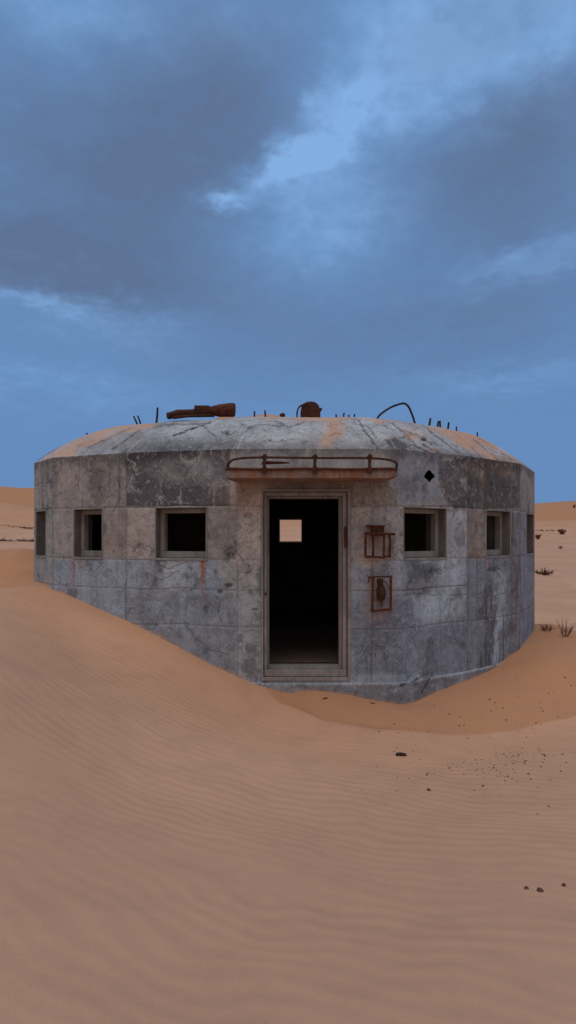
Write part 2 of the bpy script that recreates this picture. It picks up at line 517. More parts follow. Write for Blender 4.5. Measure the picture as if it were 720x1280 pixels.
def paint_wall(V, UV, front):
    """base colour of each concrete panel, its wear, and painted shade under canopy and eave"""
    n = len(V)
    u, z = UV[:, 0], V[:, 2]
    px, py = survey(V)
    jx = px + (fbm(u * 3, z * 3, 5, 3, 0.6) - 0.5) * 36
    jy = py + (fbm(u * 3 + 40, z * 3, 5, 5, 0.6) - 0.5) * 36
    tint = np.tile(np.array((0.295, 0.288, 0.282)), (n, 1))
    wear = np.zeros((n, 3)); wear2 = np.zeros((n, 3))
    wear2[:, 1] = 0.25; wear2[:, 2] = 0.6
    disp = np.zeros(n)

    def panel(x0, x1, y0, y1, col, s=1.2, w=1.0, jit=False, vein=None, streak=None):
        X, Y = (jx, jy) if jit else (px, py)
        m = sstep(x0 - s, x0 + s, X) * (1 - sstep(x1 - s, x1 + s, X)) * sstep(y0 - s, y0 + s, Y) * (1 - sstep(y1 - s, y1 + s, Y)) * w * front
        tint[:] = tint * (1 - m[:, None]) + np.array(col) * m[:, None]
        if vein is not None: wear2[:, 0] = wear2[:, 0] * (1 - m) + vein * m
        if streak is not None: wear2[:, 1] = wear2[:, 1] * (1 - m) + streak * m
        return m
    zt, zb = WT + 0.02, WB - 0.02
    up = sstep(zt - 0.008, zt + 0.008, z)          # course above the window heads
    lo = 1 - sstep(zb - 0.008, zb + 0.008, z)
    tint[:] = tint * (1 - (lo * front)[:, None]) + np.array((0.265, 0.295, 0.335)) * (lo * front)[:, None]
    panel(40, 65.5, 570, 634, (0.30, 0.285, 0.275), streak=0.5)
    panel(40, 65.5, 634, 760, (0.28, 0.275, 0.27), streak=0.3)
    panel(66, 158, 560, 634, (0.265, 0.245, 0.235), streak=0.65)
    panel(112, 128, 580, 634, (0.15, 0.14, 0.135), 8, 0.6, True)
    panel(158, 288, 555, 633, (0.125, 0.12, 0.127), 1.2, 1, False, 1.0, 0.1)
    panel(182, 275, 575, 606, (0.30, 0.29, 0.29), 12, 0.45, True, 1.0)
    panel(127, 158, 634, 697, (0.27, 0.245, 0.228))
    panel(66, 93, 634, 700, (0.275, 0.262, 0.255))
    panel(158, 195, 634, 697, (0.335, 0.305, 0.285), 1.0)
    panel(258, 296, 634, 700, (0.245, 0.228, 0.215), 3)
    panel(288, 296, 560, 634, (0.29, 0.275, 0.265), 2)
    panel(296, 330, 590, 735, (0.375, 0.34, 0.32), 4, 1, True)
    panel(276, 330, 700, 850, (0.325, 0.322, 0.325), 3, 0.8, True)
    panel(296, 486, 592, 618, (0.21, 0.165, 0.142), 8, 0.85)  # brown rust stain with the canopy's shade painted into it
    panel(286, 330, 596, 640, (0.33, 0.265, 0.23), 9, 0.6)
    panel(438, 500, 598, 634, (0.275, 0.245, 0.225), 4, 0.9, False, None, 0.5)
    panel(438, 465, 634, 740, (0.345, 0.328, 0.315), 3)
    panel(465, 502, 634, 740, (0.315, 0.313, 0.315), 4)
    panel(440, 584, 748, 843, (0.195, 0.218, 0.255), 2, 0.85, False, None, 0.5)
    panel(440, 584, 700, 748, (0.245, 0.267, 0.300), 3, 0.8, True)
    panel(505, 552, 702, 738, (0.105, 0.113, 0.13), 6, 0.85, True)
    panel(520, 584, 742, 775, (0.36, 0.405, 0.44), 12, 0.75, True)
    panel(548, 582, 690, 740, (0.35, 0.39, 0.425), 12, 0.75, True)
    panel(497, 552, 560, 634, (0.25, 0.262, 0.285), 4, 1, True, 0.15, 0.35)
    panel(505, 530, 600, 634, (0.14, 0.14, 0.15), 8, 0.6, True)
    panel(552, 584.5, 568, 636, (0.13, 0.128, 0.135), 1.5, 1, True, 0.5, 0.5)
    panel(557, 584, 636, 700, (0.335, 0.345, 0.36), 3)
    panel(584.5, 650, 560, 636, (0.115, 0.108, 0.108), 1.0, 1, False, 0.35, 0.8)
    panel(600, 607, 570, 636, (0.25, 0.205, 0.17), 2.5, 0.7)
    panel(584.5, 650, 568, 590, (0.25, 0.195, 0.16), 8, 0.6, True)
    panel(585, 607, 636, 699, (0.235, 0.205, 0.185), 1.0, 1, False, 0, 0.4)
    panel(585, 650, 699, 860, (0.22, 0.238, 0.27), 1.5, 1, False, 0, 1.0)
    panel(618, 630, 720, 850, (0.35, 0.39, 0.425), 5, 0.75, True)
    panel(604, 616, 735, 850, (0.105, 0.105, 0.11), 4, 0.6, True)
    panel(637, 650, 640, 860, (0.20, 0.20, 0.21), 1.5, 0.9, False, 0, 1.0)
    panel(650, 672, 575, 642, (0.285, 0.258, 0.245), 0.8, 1, False, 0, 0.4)
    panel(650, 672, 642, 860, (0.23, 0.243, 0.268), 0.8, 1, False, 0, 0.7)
    panel(158, 296, 745, 860, (0.215, 0.232, 0.262), 3, 0.7)
    panel(186, 232, 700, 742, (0.215, 0.215, 0.222), 7, 0.6, True)
    panel(204, 245, 702, 735, (0.34, 0.375, 0.405), 9, 0.7, True)
    # ragged dark band at the eave: its shadow painted into the tint
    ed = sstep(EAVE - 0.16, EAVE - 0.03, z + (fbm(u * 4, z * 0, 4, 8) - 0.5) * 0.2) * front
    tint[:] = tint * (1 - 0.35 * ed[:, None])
    mean = np.array((0.245, 0.245, 0.25))
    tint[:] = np.where(front[:, None] > 0, mean * (tint / mean) ** 1.4, tint)
    # formwork joints
    joint = np.zeros(n)
    def hj(zz, x0, x1, s=1.0):
        nonlocal joint
        wob = (fbm(u * 2.2, u * 0, 3, 9) - 0.5) * 0.03
        m = (1 - sstep(0.003, 0.012, np.abs(z + wob - zz))) * (px > x0) * (px < x1) * s
        joint = np.maximum(joint, m)
    hj(zt, 0, 800, 0.7); hj(zb, 0, 800, 0.55); hj(-0.62, 0, 330, 0.45); hj(-0.62, 438, 584, 0.8); hj(-1.05, 150, 330, 0.5); hj(-1.07, 438, 800, 0.55)
    hj(0.72, 40, 66, 0.5); hj(0.69, 584, 650, 0.4)
    for xx, y0, y1, s in ((158, 560, 800, 1.0), (297, 560, 860, 0.7), (465, 700, 860, 0.8), (584.5, 560, 870, 1.0), (607, 560, 636, 0.6), (607, 698, 860, 0.5),
                          (233, 698, 790, 0.5), (465, 640, 656, 0.4), (127.5, 697, 760, 0.25), (557, 697, 745, 0.4), (437, 636, 700, 0.25), (640, 640, 800, 0.7),
                          (650, 576, 820, 0.8), (66, 570, 760, 0.8), (502, 700, 744, 0.4)):
        m = (1 - sstep(0.35, 1.3, np.abs(px + (fbm(z * 3, z * 0 + xx, 3, 4) - 0.5) * 2 - xx))) * (py > y0) * (py < y1) * s
        joint = np.maximum(joint, m)
    joint *= front
    disp -= 0.008 * joint
    light = np.maximum(0, np.roll(joint, 1) - joint)
    # cracks
    crack = joint * 0.55 * (0.4 + 0.9 * fbm(u * 7, z * 7, 3, 21))
    for p, w in CRACKS:
        xs = [q[0] for q in p]; ys = [q[1] for q in p]
        sel = np.where((px > min(xs) - 4) & (px < max(xs) + 4) & (py > min(ys) - 4) & (py < max(ys) + 4) & (front > 0))[0]
        if len(sel):
            d = poly_dist(px[sel] + (vnoise(u[sel] * 30, z[sel] * 30, 6) - 0.5) * 2.2, py[sel], p)
            c = (1 - sstep(0.1, 0.95, d)) * min(1, w) * 0.62 * (0.35 + 0.9 * vnoise(u[sel] * 9, z[sel] * 9, 77))
            crack[sel] = np.maximum(crack[sel], c)
            disp[sel] -= 0.003 * c
    # spalls: (x, y, rx, ry, depth)
    for x, y, rx, ry, dp in ((310, 645, 6, 3.2, 0.02), (286, 732, 5, 2.4, 0.03), (275, 740, 4, 3, 0.02), (290, 694, 6, 4, 0.012), (318, 762, 3, 2, 0.02),
                             (326, 672, 2, 4, 0.015), (472, 590, 3, 2, 0.01), (560, 640, 6, 3, 0.01), (258, 762, 4, 6, 0.012), (300, 800, 4, 5, 0.012),
                             (618, 712, 9, 4, 0.012), (568, 640, 3, 9, 0.01), (512, 870, 10, 4, 0.02), (545, 715, 8, 5, 0.01), (575, 668, 6, 16, 0.008)):
        r = np.hypot((px - x) / rx, (py - y) / ry) + (fbm(u * 14, z * 14, 3, 12) - 0.5) * 1.1
        m = (1 - sstep(0.8, 1.0, r)) * front
        disp -= dp * m
        tint[:] = tint * (1 - 0.3 * m[:, None])
    # rust runs
    def run(x, y0, y1, w, s):
        k = (py - y0) / (y1 - y0)
        m = np.exp(-((px + (fbm(z * 4, z * 0 + x, 3, 2) - 0.5) * 5 - x) / (w * (1 - 0.4 * np.clip(k, 0, 1)))) ** 2) * (k > 0) * np.clip(1 - k, 0, 1) ** 0.7 * s * front
        wear[:, 0] = np.maximum(wear[:, 0], m)
    run(253, 699, 760, 3.0, 1.0); run(257, 700, 735, 2, 0.6); run(94, 700, 745, 1.8, 0.9); run(100, 701, 716, 3, 0.4); run(205, 699, 716, 2, 0.4)
    run(470, 697, 716, 8, 0.5); run(474, 764, 790, 5, 0.4); run(332, 850, 868, 3, 0.4); run(440, 600, 640, 3, 0.4); run(300, 597, 640, 4, 0.5); run(612, 699, 720, 2, 0.4)
    run(463, 668, 705, 4, 0.5); run(465, 722, 770, 4, 0.55); run(318, 597, 612, 12, 0.35); run(470, 597, 615, 12, 0.3); run(350, 596, 612, 14, 0.3)
    for x, y, rx, ry, s in ((472, 678, 20, 26, 0.22), (475, 744, 18, 30, 0.25)):
        wear[:, 0] = np.maximum(wear[:, 0], np.exp(-((px - x) / rx) ** 2 - ((py - y) / ry) ** 2) * s * 1.5 * front)
    # sand dust banked on the lowest courses
    wear[:, 1] = np.clip(crack, 0, 1)
    disp += (fbm(u * 1.6, z * 1.6, 4, 31) - 0.5) * 0.012
    return tint, wear, wear2, disp


def build_wall(parent):
    V, Q, UV, FR, NN = [], [], [], [], []
    off = 0
    uacc = 0.0
    for i, f in enumerate(FACES):
        fine = i <= 6
        step = 0.0125 if fine else 0.2
        ex = [h[0] for h in f.holes] + [h[1] for h in f.holes]
        ez = [h[2] for h in f.holes] + [h[3] for h in f.holes]
        us = lines_with(0, f.L, step, ex)
        zs = lines_with(BASE, EAVE, step, ez)
        UU, ZZ = np.meshgrid(us, zs, indexing='ij')
        P = f.a[None] + UU.ravel()[:, None] * f.e[None]
        V.append(np.column_stack([P, ZZ.ravel()]))
        UV.append(np.column_stack([UU.ravel() + uacc, ZZ.ravel()]))
        FR.append(np.full(UU.size, 1.0 if fine else 0.0))
        NN.append(np.tile(f.n, (UU.size, 1)))
        uc = (us[1:] + us[:-1]) / 2; zc = (zs[1:] + zs[:-1]) / 2
        keep = np.ones((len(uc), len(zc)), bool)
        for (a, b, c, d, _) in f.holes:
            keep &= ~(((uc > a) & (uc < b))[:, None] & ((zc > c) & (zc < d))[None])
        if i == 4:
            C = f.a[None, None] + uc[:, None, None] * f.e
            PX = CX + F * C[..., 0] / C[..., 1]; PY = CY - F * zc[None] / C[..., 1]
            dd = np.abs(PX - DIAMOND[0]) / 7.0 + np.abs(PY - DIAMOND[1]) / 8.0 + (vnoise(PX * 0.35, PY * 0.35, 3) - 0.5) * 0.25
            keep &= dd > 1
        nu, nz = len(us), len(zs)
        idx = np.arange(nu * nz).reshape(nu, nz) + off
        q = np.stack([idx[:-1, :-1], idx[1:, :-1], idx[1:, 1:], idx[:-1, 1:]], -1)
        Q.append(q[keep])
        off += nu * nz
        uacc += f.L
    V = np.concatenate(V); UV = np.concatenate(UV); FR = np.concatenate(FR); NN = np.concatenate(NN); Q = np.concatenate(Q)
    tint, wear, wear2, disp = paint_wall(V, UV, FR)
    # keep the corner columns and opening rims tidy
    V2 = V.copy()
    edge = np.zeros(len(V))
    o = 0
    for i, f in enumerate(FACES):
        cnt = int(round(np.sum(np.all(NN == f.n, axis=1))))
        sel = np.where(np.all(NN == f.n, axis=1))[0]
        uu = (V[sel][:, :2] - f.a) @ f.e
        e = np.minimum(uu, f.L - uu)
        k = sstep(0.0, 0.03, e) * sstep(0, 0.02, EAVE - V[sel][:, 2])
        for (a, b, c, d, _) in f.holes:
            dx = np.maximum(np.maximum(a - uu, uu - b), 0); dz = np.maximum(np.maximum(c - V[sel][:, 2], V[sel][:, 2] - d), 0)
            k = k * sstep(0.0, 0.02, np.hypot(dx, dz))
        edge[sel] = k
    V2[:, :2] += NN * (disp * edge)[:, None]
    me = np_mesh('wall', V2, Q)
    # unfold for the streaks
    lay = me.uv_layers.new(name='UVMap')
    lv = np.empty(len(me.loops), dtype=np.int32); me.loops.foreach_get('vertex_index', lv)
    lay.data.foreach_set('uv', UV[lv].astype(np.float32).ravel())
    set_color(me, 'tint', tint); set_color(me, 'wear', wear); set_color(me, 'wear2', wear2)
    return obj_from('wall', me, M_CON, parent)


def build_plinth(parent):
    V, Q, UV, T, W, W2 = [], [], [], [], [], []
    off = 0; uacc = 0
    P0 = 0.012
    pts = []
    for i in range(NF):
        n0, n1 = FACES[i - 1].n, FACES[i].n
        b = (n0 + n1); b = b / np.linalg.norm(b)
        pts.append(np.array(PLAN[i]) + b * P0 / max(0.3, b @ n1))
    for i, f in enumerate(FACES):
        a, b = pts[i], pts[(i + 1) % NF]
        L = float(np.linalg.norm(b - a)); e = (b - a) / L
        step = 0.02 if i <= 6 else 0.3
        us = lines_with(0, L, step, [])
        prof = [(P0 + 0.03, BASE), (0.006, BASE)] + [(0.0, z) for z in np.linspace(BASE - 0.008, PLINTH_B, 30)]
        for (d, z) in prof:
            p = a[None] + us[:, None] * e - f.n * d
            V.append(np.column_stack([p, np.full(len(us), z)]))
            UV.append(np.column_stack([us + uacc, np.full(len(us), z)]))
        idx = np.arange(len(prof) * len(us)).reshape(len(prof), len(us)) + off
        q = np.stack([idx[1:, :-1], idx[1:, 1:], idx[:-1, 1:], idx[:-1, :-1]], -1).reshape(-1, 4)
        Q.append(q); off += len(prof) * len(us); uacc += L
    V = np.concatenate(V); UV = np.concatenate(UV); Q = np.concatenate(Q)
    n = len(V)
    px, py = survey(V)
    tint = np.tile(np.array((0.175, 0.185, 0.205)), (n, 1))
    lim = sstep(BASE - 0.03, BASE - 0.004, V[:, 2])
    tint = tint * (1 - lim[:, None]) + np.array((0.32, 0.34, 0.36)) * lim[:, None]
    lt = sstep(0.5, 0.7, fbm(UV[:, 0] * 2.5, V[:, 2] * 5, 4, 3))
    tint = tint * (1 - 0.6 * lt[:, None]) + np.array((0.36, 0.39, 0.42)) * 0.6 * lt[:, None]
    wear = np.zeros((n, 3)); wear2 = np.zeros((n, 3)); wear2[:, 2] = 1; wear2[:, 1] = 0.2
    for p, w in CRACKS:
        d = poly_dist(px, py, p) if max(q[1] for q in p) > 840 else None
        if d is not None: wear[:, 1] = np.maximum(wear[:, 1], (1 - sstep(0.3, 1.3, d)) * w)
    me = np_mesh('plinth', V, Q)
    lay = me.uv_layers.new(name='UVMap')
    lv = np.empty(len(me.loops), dtype=np.int32); me.loops.foreach_get('vertex_index', lv)
    lay.data.foreach_set('uv', UV[lv].astype(np.float32).ravel())
    set_color(me, 'tint', tint); set_color(me, 'wear', wear); set_color(me, 'wear2', wear2)
    return obj_from('plinth', me, M_CON, parent)


# ------------------------------------------------------------------ roof
def roof_z(f):
    return EAVE + 0.52 * (1 - (1 - np.minimum(f / 0.27, 1)) ** 1.75) + 0.06 * sstep(0.27, 1.0, f)


ROOF_CRACKS = [
    ([(448, 525), (455, 538), (465, 550), (474, 562), (480, 566)], 1.0), ([(500, 562), (515, 556), (530, 562), (552, 572)], 1.0),
    ([(490, 530), (505, 540), (516, 552), (524, 560)], 0.9), ([(524, 527), (545, 545), (575, 568)], 0.8), ([(528, 556), (552, 568), (560, 572)], 1.0),
    ([(217, 545), (240, 536), (264, 528)], 1.1), ([(254, 532), (262, 540), (270, 546)], 0.8), ([(192, 534), (215, 530), (252, 530), (262, 528)], 0.8),
    ([(300, 545), (315, 533), (330, 531), (360, 534)], 0.6), ([(345, 526), (362, 534), (380, 528)], 0.7), ([(414, 545), (420, 541), (427, 543)], 1.0),
    ([(575, 540), (600, 555), (622, 575)], 0.9), ([(585, 542), (608, 552), (640, 576)], 0.9), ([(560, 535), (590, 560), (604, 574)], 0.7),
    ([(110, 560), (140, 545), (165, 535)], 0.6), ([(140, 562), (160, 548), (176, 536)], 0.8), ([(440, 530), (460, 533), (470, 548)], 0.7),
    ([(277, 540), (284, 545), (290, 543)], 0.9), ([(330, 550), (350, 552), (372, 548)], 0.5), ([(500, 548), (520, 543), (540, 556)], 0.8),
]


def build_roof(parent):
    V, Q, UV, FR, HP = [], [], [], [], []
    off = 0; uacc = 0
    for i, f in enumerate(FACES):
        fine = i <= 6 or i == 14
        us = np.linspace(0, 1, max(2, int(f.L / (0.014 if fine else 0.15))))
        fr = np.concatenate([np.linspace(0, 0.27, 70 if fine else 10), np.linspace(0.29, 0.94, 14)])
        Uu, Ff = np.meshgrid(us, fr, indexing='ij')
        P = f.a[None] * (1 - Uu.ravel()[:, None]) + f.b[None] * Uu.ravel()[:, None]
        P = P + (CEN[None] - P) * Ff.ravel()[:, None]
        V.append(np.column_stack([P, roof_z(Ff.ravel())]))
        UV.append(np.column_stack([Uu.ravel() * f.L + uacc, Ff.ravel() * 4]))
        FR.append(Ff.ravel()); HP.append(np.minimum(Uu, 1 - Uu).ravel() * f.L)
        nu, nz = len(us), len(fr)
        idx = np.arange(nu * nz).reshape(nu, nz) + off
        Q.append(np.stack([idx[:-1, :-1], idx[1:, :-1], idx[1:, 1:], idx[:-1, 1:]], -1).reshape(-1, 4))
        off += nu * nz; uacc += f.L
    # level centre
    V = np.concatenate(V); UV = np.concatenate(UV); FR = np.concatenate(FR); Q = np.concatenate(Q); HP = np.concatenate(HP)
    n = len(V)
    px, py = survey(V)
    vis = (V[:, 1] < 10.4)
    u, w = UV[:, 0], UV[:, 1]
    tint = np.tile(np.array((0.335, 0.34, 0.352)), (n, 1))
    wear = np.zeros((n, 3)); wear2 = np.zeros((n, 3)); wear2[:, 2] = 0.7; wear2[:, 1] = 0.15
    disp = (fbm(u * 2, w * 2, 4, 44) - 0.5) * 0.02
    jx = px + (fbm(u * 3, w * 3, 4, 3) - 0.5) * 30
    jy = py + (fbm(u * 3 + 9, w * 3, 4, 5) - 0.5) * 12

    def blob(x, y, rx, ry, col, s=0.8, a=1.0):
        m = np.clip(1.6 * np.exp(-((jx - x) / rx) ** 2 - ((jy - y) / ry) ** 2), 0, 1) * s * vis
        tint[:] = tint * (1 - m[:, None]) + np.array(col) * m[:, None]
    blob(215, 560, 60, 10, (0.16, 0.165, 0.18)); blob(190, 545, 30, 12, (0.17, 0.175, 0.19), 0.6)
    blob(130, 558, 30, 8, (0.20, 0.20, 0.21), 0.6); blob(275, 548, 14, 10, (0.17, 0.175, 0.19), 0.6)
    blob(250, 535, 40, 8, (0.40, 0.41, 0.43), 0.6); blob(330, 540, 30, 16, (0.40, 0.405, 0.42), 0.6)
    blob(460, 540, 20, 15, (0.42, 0.42, 0.435), 0.6); blob(620, 562, 16, 8, (0.46, 0.46, 0.48), 0.7)
    blob(600, 555, 12, 8, (0.16, 0.16, 0.17), 0.5)
    # dark band along the eave
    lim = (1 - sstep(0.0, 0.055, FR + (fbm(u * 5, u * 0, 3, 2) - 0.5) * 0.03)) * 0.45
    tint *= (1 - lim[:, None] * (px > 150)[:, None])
    # blown sand
    def sandb(x, y, rx, ry, s, rot=0.0):
        c, sn = math.cos(rot), math.sin(rot)
        dx, dy = jx - x, jy - y
        a = (dx * c + dy * sn) / rx; b = (-dx * sn + dy * c) / ry
        wear[:, 2] = np.maximum(wear[:, 2], np.exp(-a * a - b * b) * s * vis)
    sandb(120, 545, 70, 12, 0.78, -0.42); sandb(80, 563, 30, 9, 0.8, -0.6); sandb(165, 531, 45, 10, 0.9, -0.15)
    sandb(415, 540, 20, 26, 0.8, 0.2); sandb(400, 523, 70, 5, 0.9); sandb(505, 526, 60, 5, 1.0, 0.1); sandb(575, 545, 55, 13, 1.0, 0.5)
    sandb(610, 566, 40, 9, 0.85, 0.55); sandb(520, 545, 28, 9, 0.6, 0.6); sandb(640, 575, 20, 8, 0.6, 0.6); sandb(545, 560, 30, 5, 0.5, 0.6)
    sandb(600, 545, 60, 8, 0.9, 0.5); sandb(350, 522, 60, 3, 0.6)
    top = sstep(0.2, 0.32, FR)
    wear[:, 2] = np.maximum(wear[:, 2] * 0.88, top * 1.1)
    # cracks, flaked plates, holes
    cr = np.zeros(n)
    for p, wd in ROOF_CRACKS:
        d = poly_dist(px + (vnoise(u * 30, w * 30, 6) - 0.5) * 2.5, py + (vnoise(u * 30 + 7, w * 30, 9) - 0.5) * 2, p)
        cr = np.maximum(cr, (1 - sstep(0.15, 1.1, d)) * wd * vis)
    for i in range(8):   # hip joints
        pass
    plate = [(480, 549), (494, 546), (511, 556), (503, 561), (496, 565)]
    inside = np.ones(n, bool)
    for (x0, y0), (x1, y1) in zip(plate, plate[1:] + plate[:1]):
        inside &= ((x1 - x0) * (py - y0) - (y1 - y0) * (px - x0)) > 0
    inside &= vis
    tint[inside] = (0.13, 0.135, 0.15); wear[inside, 2] = 0; disp[inside] -= 0.03
    holes_m = np.zeros(n, bool)
    for x, y, r in ((530, 548.5, 4.5), (338, 550, 2.2), (312, 546, 1.5), (283, 541, 2), (513, 541, 2)):
        m = (np.hypot((px - x), (py - y) * 1.8) + (vnoise(u * 20, w * 20, 2) - 0.5) * 3 < r) & vis
        tint[m] = (0.03, 0.028, 0.028); disp[m] -= 0.03; wear[m, 2] = 0; holes_m |= m
    al = np.ones((n, 1)); al[inside] = 0
    al[holes_m] = 0
    wear[:, 1] = cr
    hip = (1 - sstep(0.004, 0.016, HP)) * 0.7
    tint[:] = tint * (1 - hip[:, None]) + np.array((0.46, 0.48, 0.5)) * hip[:, None]
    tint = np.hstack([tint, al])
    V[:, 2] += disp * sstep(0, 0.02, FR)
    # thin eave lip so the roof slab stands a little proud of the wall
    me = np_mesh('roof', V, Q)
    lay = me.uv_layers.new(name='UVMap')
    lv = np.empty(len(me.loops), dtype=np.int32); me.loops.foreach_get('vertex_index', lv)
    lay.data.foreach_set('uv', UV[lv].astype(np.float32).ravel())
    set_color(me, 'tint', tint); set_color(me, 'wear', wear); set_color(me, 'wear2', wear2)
    # centre cap
    bm = bmesh.new(); bm.from_mesh(me)
    cz = roof_z(1.0)
    r = [bm.verts.new((p[0] + (CEN[0] - p[0]) * 0.935, p[1] + (CEN[1] - p[1]) * 0.935, roof_z(0.94))) for p in PLAN]
    bm.faces.new(r)
    bm.to_mesh(me); bm.free()
    return obj_from('roof', me, M_CON, parent, smooth=False)


def roof_point(px, fr=0.2):
    """where sight column px meets roof ring fr (front half)"""
    t = (px - CX) / F
    for i in (14, 0, 1, 2, 3, 4, 5, 6):
        a = FACES[i].a + (CEN - FACES[i].a) * fr; b = FACES[i].b + (CEN - FACES[i].b) * fr
        e = b - a
        den = e[0] - t * e[1]
        if abs(den) < 1e-9: continue
        u = (t * a[1] - a[0]) / den
        if -1e-6 <= u <= 1 + 1e-6:
            p = a + e * u
            return Vector((p[0], p[1], float(roof_z(fr))))
    return None


def at(px, py, Y):
    return Vector(((px - CX) / F * Y, Y, (CY - py) / F * Y))


# ------------------------------------------------------------------ assemble the bunker
bunker = empty('bunker', (0.2, 10.5, BASE))
tag(bunker, 'weathered grey concrete bunker with faceted walls and domed roof half sunk in the sand', 'bunker')


class Shift:
    """children hold world coordinates, so undo the empty's own offset"""


def attach(o):
    o.parent = bunker
    o.matrix_parent_inverse = Matrix.Translation(-Vector(bunker.location))
    return o


wall = attach(build_wall(None))
attach(build_plinth(None))
attach(build_roof(None))

# reveals, inner shell, floor, frames
bmi = bmesh.new()


def quad(b, *p):
    b.faces.new([b.verts.new(q) for q in p])


for i, f in enumerate(FACES):
    ta = THICK * math.tan(turn(i) / 2); tb = THICK * math.tan(turn((i + 1) % NF) / 2)
    ua, ub = ta, f.L - tb
    us = sorted({ua, ub} | {h[0] for h in f.holes} | {h[1] for h in f.holes})
    zs = sorted({FLOOR_Z - 0.3, EAVE} | {h[2] for h in f.holes} | {h[3] for h in f.holes})
    us = [u for u in us if ua - 1e-6 <= u <= ub + 1e-6]
    for u0_, u1_ in zip(us[:-1], us[1:]):
        for z0, z1 in zip(zs[:-1], zs[1:]):
            if any(h[0] - 1e-6 <= u0_ and u1_ <= h[1] + 1e-6 and h[2] - 1e-6 <= z0 and z1 <= h[3] + 1e-6 for h in f.holes):
                continue
            quad(bmi, f.pt(u0_, z0, THICK), f.pt(u0_, z1, THICK), f.pt(u1_, z1, THICK), f.pt(u1_, z0, THICK))
    for (a, b, c, d, kind) in f.holes:
        aa, bb = a, b
        bm = bmesh.new()
        quad(bm, f.pt(a, c, 0), f.pt(a, d, 0), f.pt(aa, d, THICK), f.pt(aa, c, THICK))
        quad(bm, f.pt(b, c, 0), f.pt(bb, c, THICK), f.pt(bb, d, THICK), f.pt(b, d, 0))
        quad(bm, f.pt(a, d, 0), f.pt(b, d, 0), f.pt(b, d, THICK), f.pt(a, d, THICK))
        quad(bm, f.pt(a, c, 0), f.pt(a, c, THICK), f.pt(b, c, THICK), f.pt(b, c, 0))
        bmesh.ops.remove_doubles(bm, verts=list(bm.verts), dist=1e-5)
        attach(bm_obj('door_reveal' if kind == 'door' else 'window_reveal', bm, M_REVEAL))
inner_pts = []
for i in range(NF):
    ta = THICK * math.tan(turn(i) / 2)
    inner_pts.append(FACES[i].pt(ta, EAVE, THICK))
bmi.faces.new([bmi.verts.new(p) for p in inner_pts])      # ceiling
# a cross wall, added unseen, blocks light from the far windows, with a passage in line with the door
for (x0, x1) in ((-3.3, -0.5), (0.95, 3.6)):
    bm_box(bmi, x0, x1, 10.6, 10.8, FLOOR_Z - 0.2, EAVE - 0.003)
me = bpy.data.meshes.new('inner_wall'); bmi.to_mesh(me); bmi.free()
attach(obj_from('inner_wall', me, M_INNER))
bmf = bmesh.new()
bmf.faces.new([bmf.verts.new((p.x, p.y, FLOOR_Z)) for p in inner_pts[::-1]])
attach(bm_obj('floor', bmf, M_FLOOR))


def frame_ring(f, a, b, c, d, wl, wr, wb, wt, d0, d1, name, mat, bev=0.004):
    """four sides of a frame in face f, from depth d0 to d1, as one mesh"""
    bm = bmesh.new()
    def bar(u0, u1, z0, z1):
        vs = [bm.verts.new(f.pt(u, z, dd)) for dd in (d0, d1) for (u, z) in ((u0, z0), (u1, z0), (u1, z1), (u0, z1))]
        for q in ((0, 1, 2, 3), (7, 6, 5, 4), (0, 4, 5, 1), (1, 5, 6, 2), (2, 6, 7, 3), (3, 7, 4, 0)):
            bm.faces.new([vs[k] for k in q])
    bar(a, a + wl, c + wb, d - wt)
    bar(b - wr, b, c + wb, d - wt)
    bar(a, b, d - wt, d)
    bar(a, b, c, c + wb)
    o = bm_obj(name, bm, mat, None, False, bev)
    return attach(o)


for i, f in enumerate(FACES):
    for (a, b, c, d, kind) in f.holes:
        e = 0.002
        if kind == 'window' and i < 8:
            w = 0.055 if i in (1, 2, 4, 5) else 0.03
            frame_ring(f, a + e, b - e, c + e, d - e, w, w, 0.075, 0.055, 0.115, 0.20, 'window_frame', M_FRAME)
            # thin raised rim and sill on the wall face
            o = frame_ring(f, a - 0.014, b + 0.014, c - 0.03, d + 0.010, 0.013, 0.013, 0.029, 0.009, -0.008, 0.05, 'window_surround', M_FRAME, 0.003)
        elif kind == 'window':
            frame_ring(f, a + e, b - e, c + e, d - e, 0.02, 0.02, 0.02, 0.02, 0.12, 0.18, 'window_frame', M_FRAME)
        else:
            # stepped door frame: architrave, middle step, inner rebate
            frame_ring(f, a - 0.012, b + 0.012, c - 0.02, d + 0.014, 0.024, 0.036, 0.040, 0.028, -0.018, 0.06, 'door_frame', M_DOOR, 0.004)
            frame_ring(f, a + 0.019, b - 0.034, c + 0.026, d - 0.022, 0.032, 0.045, 0.075, 0.04, 0.012, 0.16, 'door_lining', M_DOOR, 0.004)
            frame_ring(f, a + 0.052, b - 0.08, c + 0.102, d - 0.063, 0.022, 0.035, 0.03, 0.025, 0.09, 0.24, 'door_stop', M_DOOR, 0.003)
            bm = bmesh.new()
            z0, z1 = 0.20, -0.12
            bm_box(bm, 0.655, 0.685, 7.468, 7.480, -0.12, 0.13)
            attach(bm_obj('hinge_plate', bm, M_RUST2, None, False, 0.003))
            bm = bmesh.new()
            bmesh.ops.create_uvsphere(bm, u_segments=10, v_segments=6, radius=0.014, matrix=Matrix.Translation((-0.262, 7.508, -0.66)))
            attach(bm_obj('latch_bolt', bm, M_REBAR, None, True))

# canopy
bm = bmesh.new()
YF = 7.0
cz0, cz1 = 0.648, 0.742
out = [(-0.675, 7.0), (-0.66, 6.985), (1.14, 6.985), (1.20, 7.03), (1.185, 7.47), (-0.62, 7.47)]
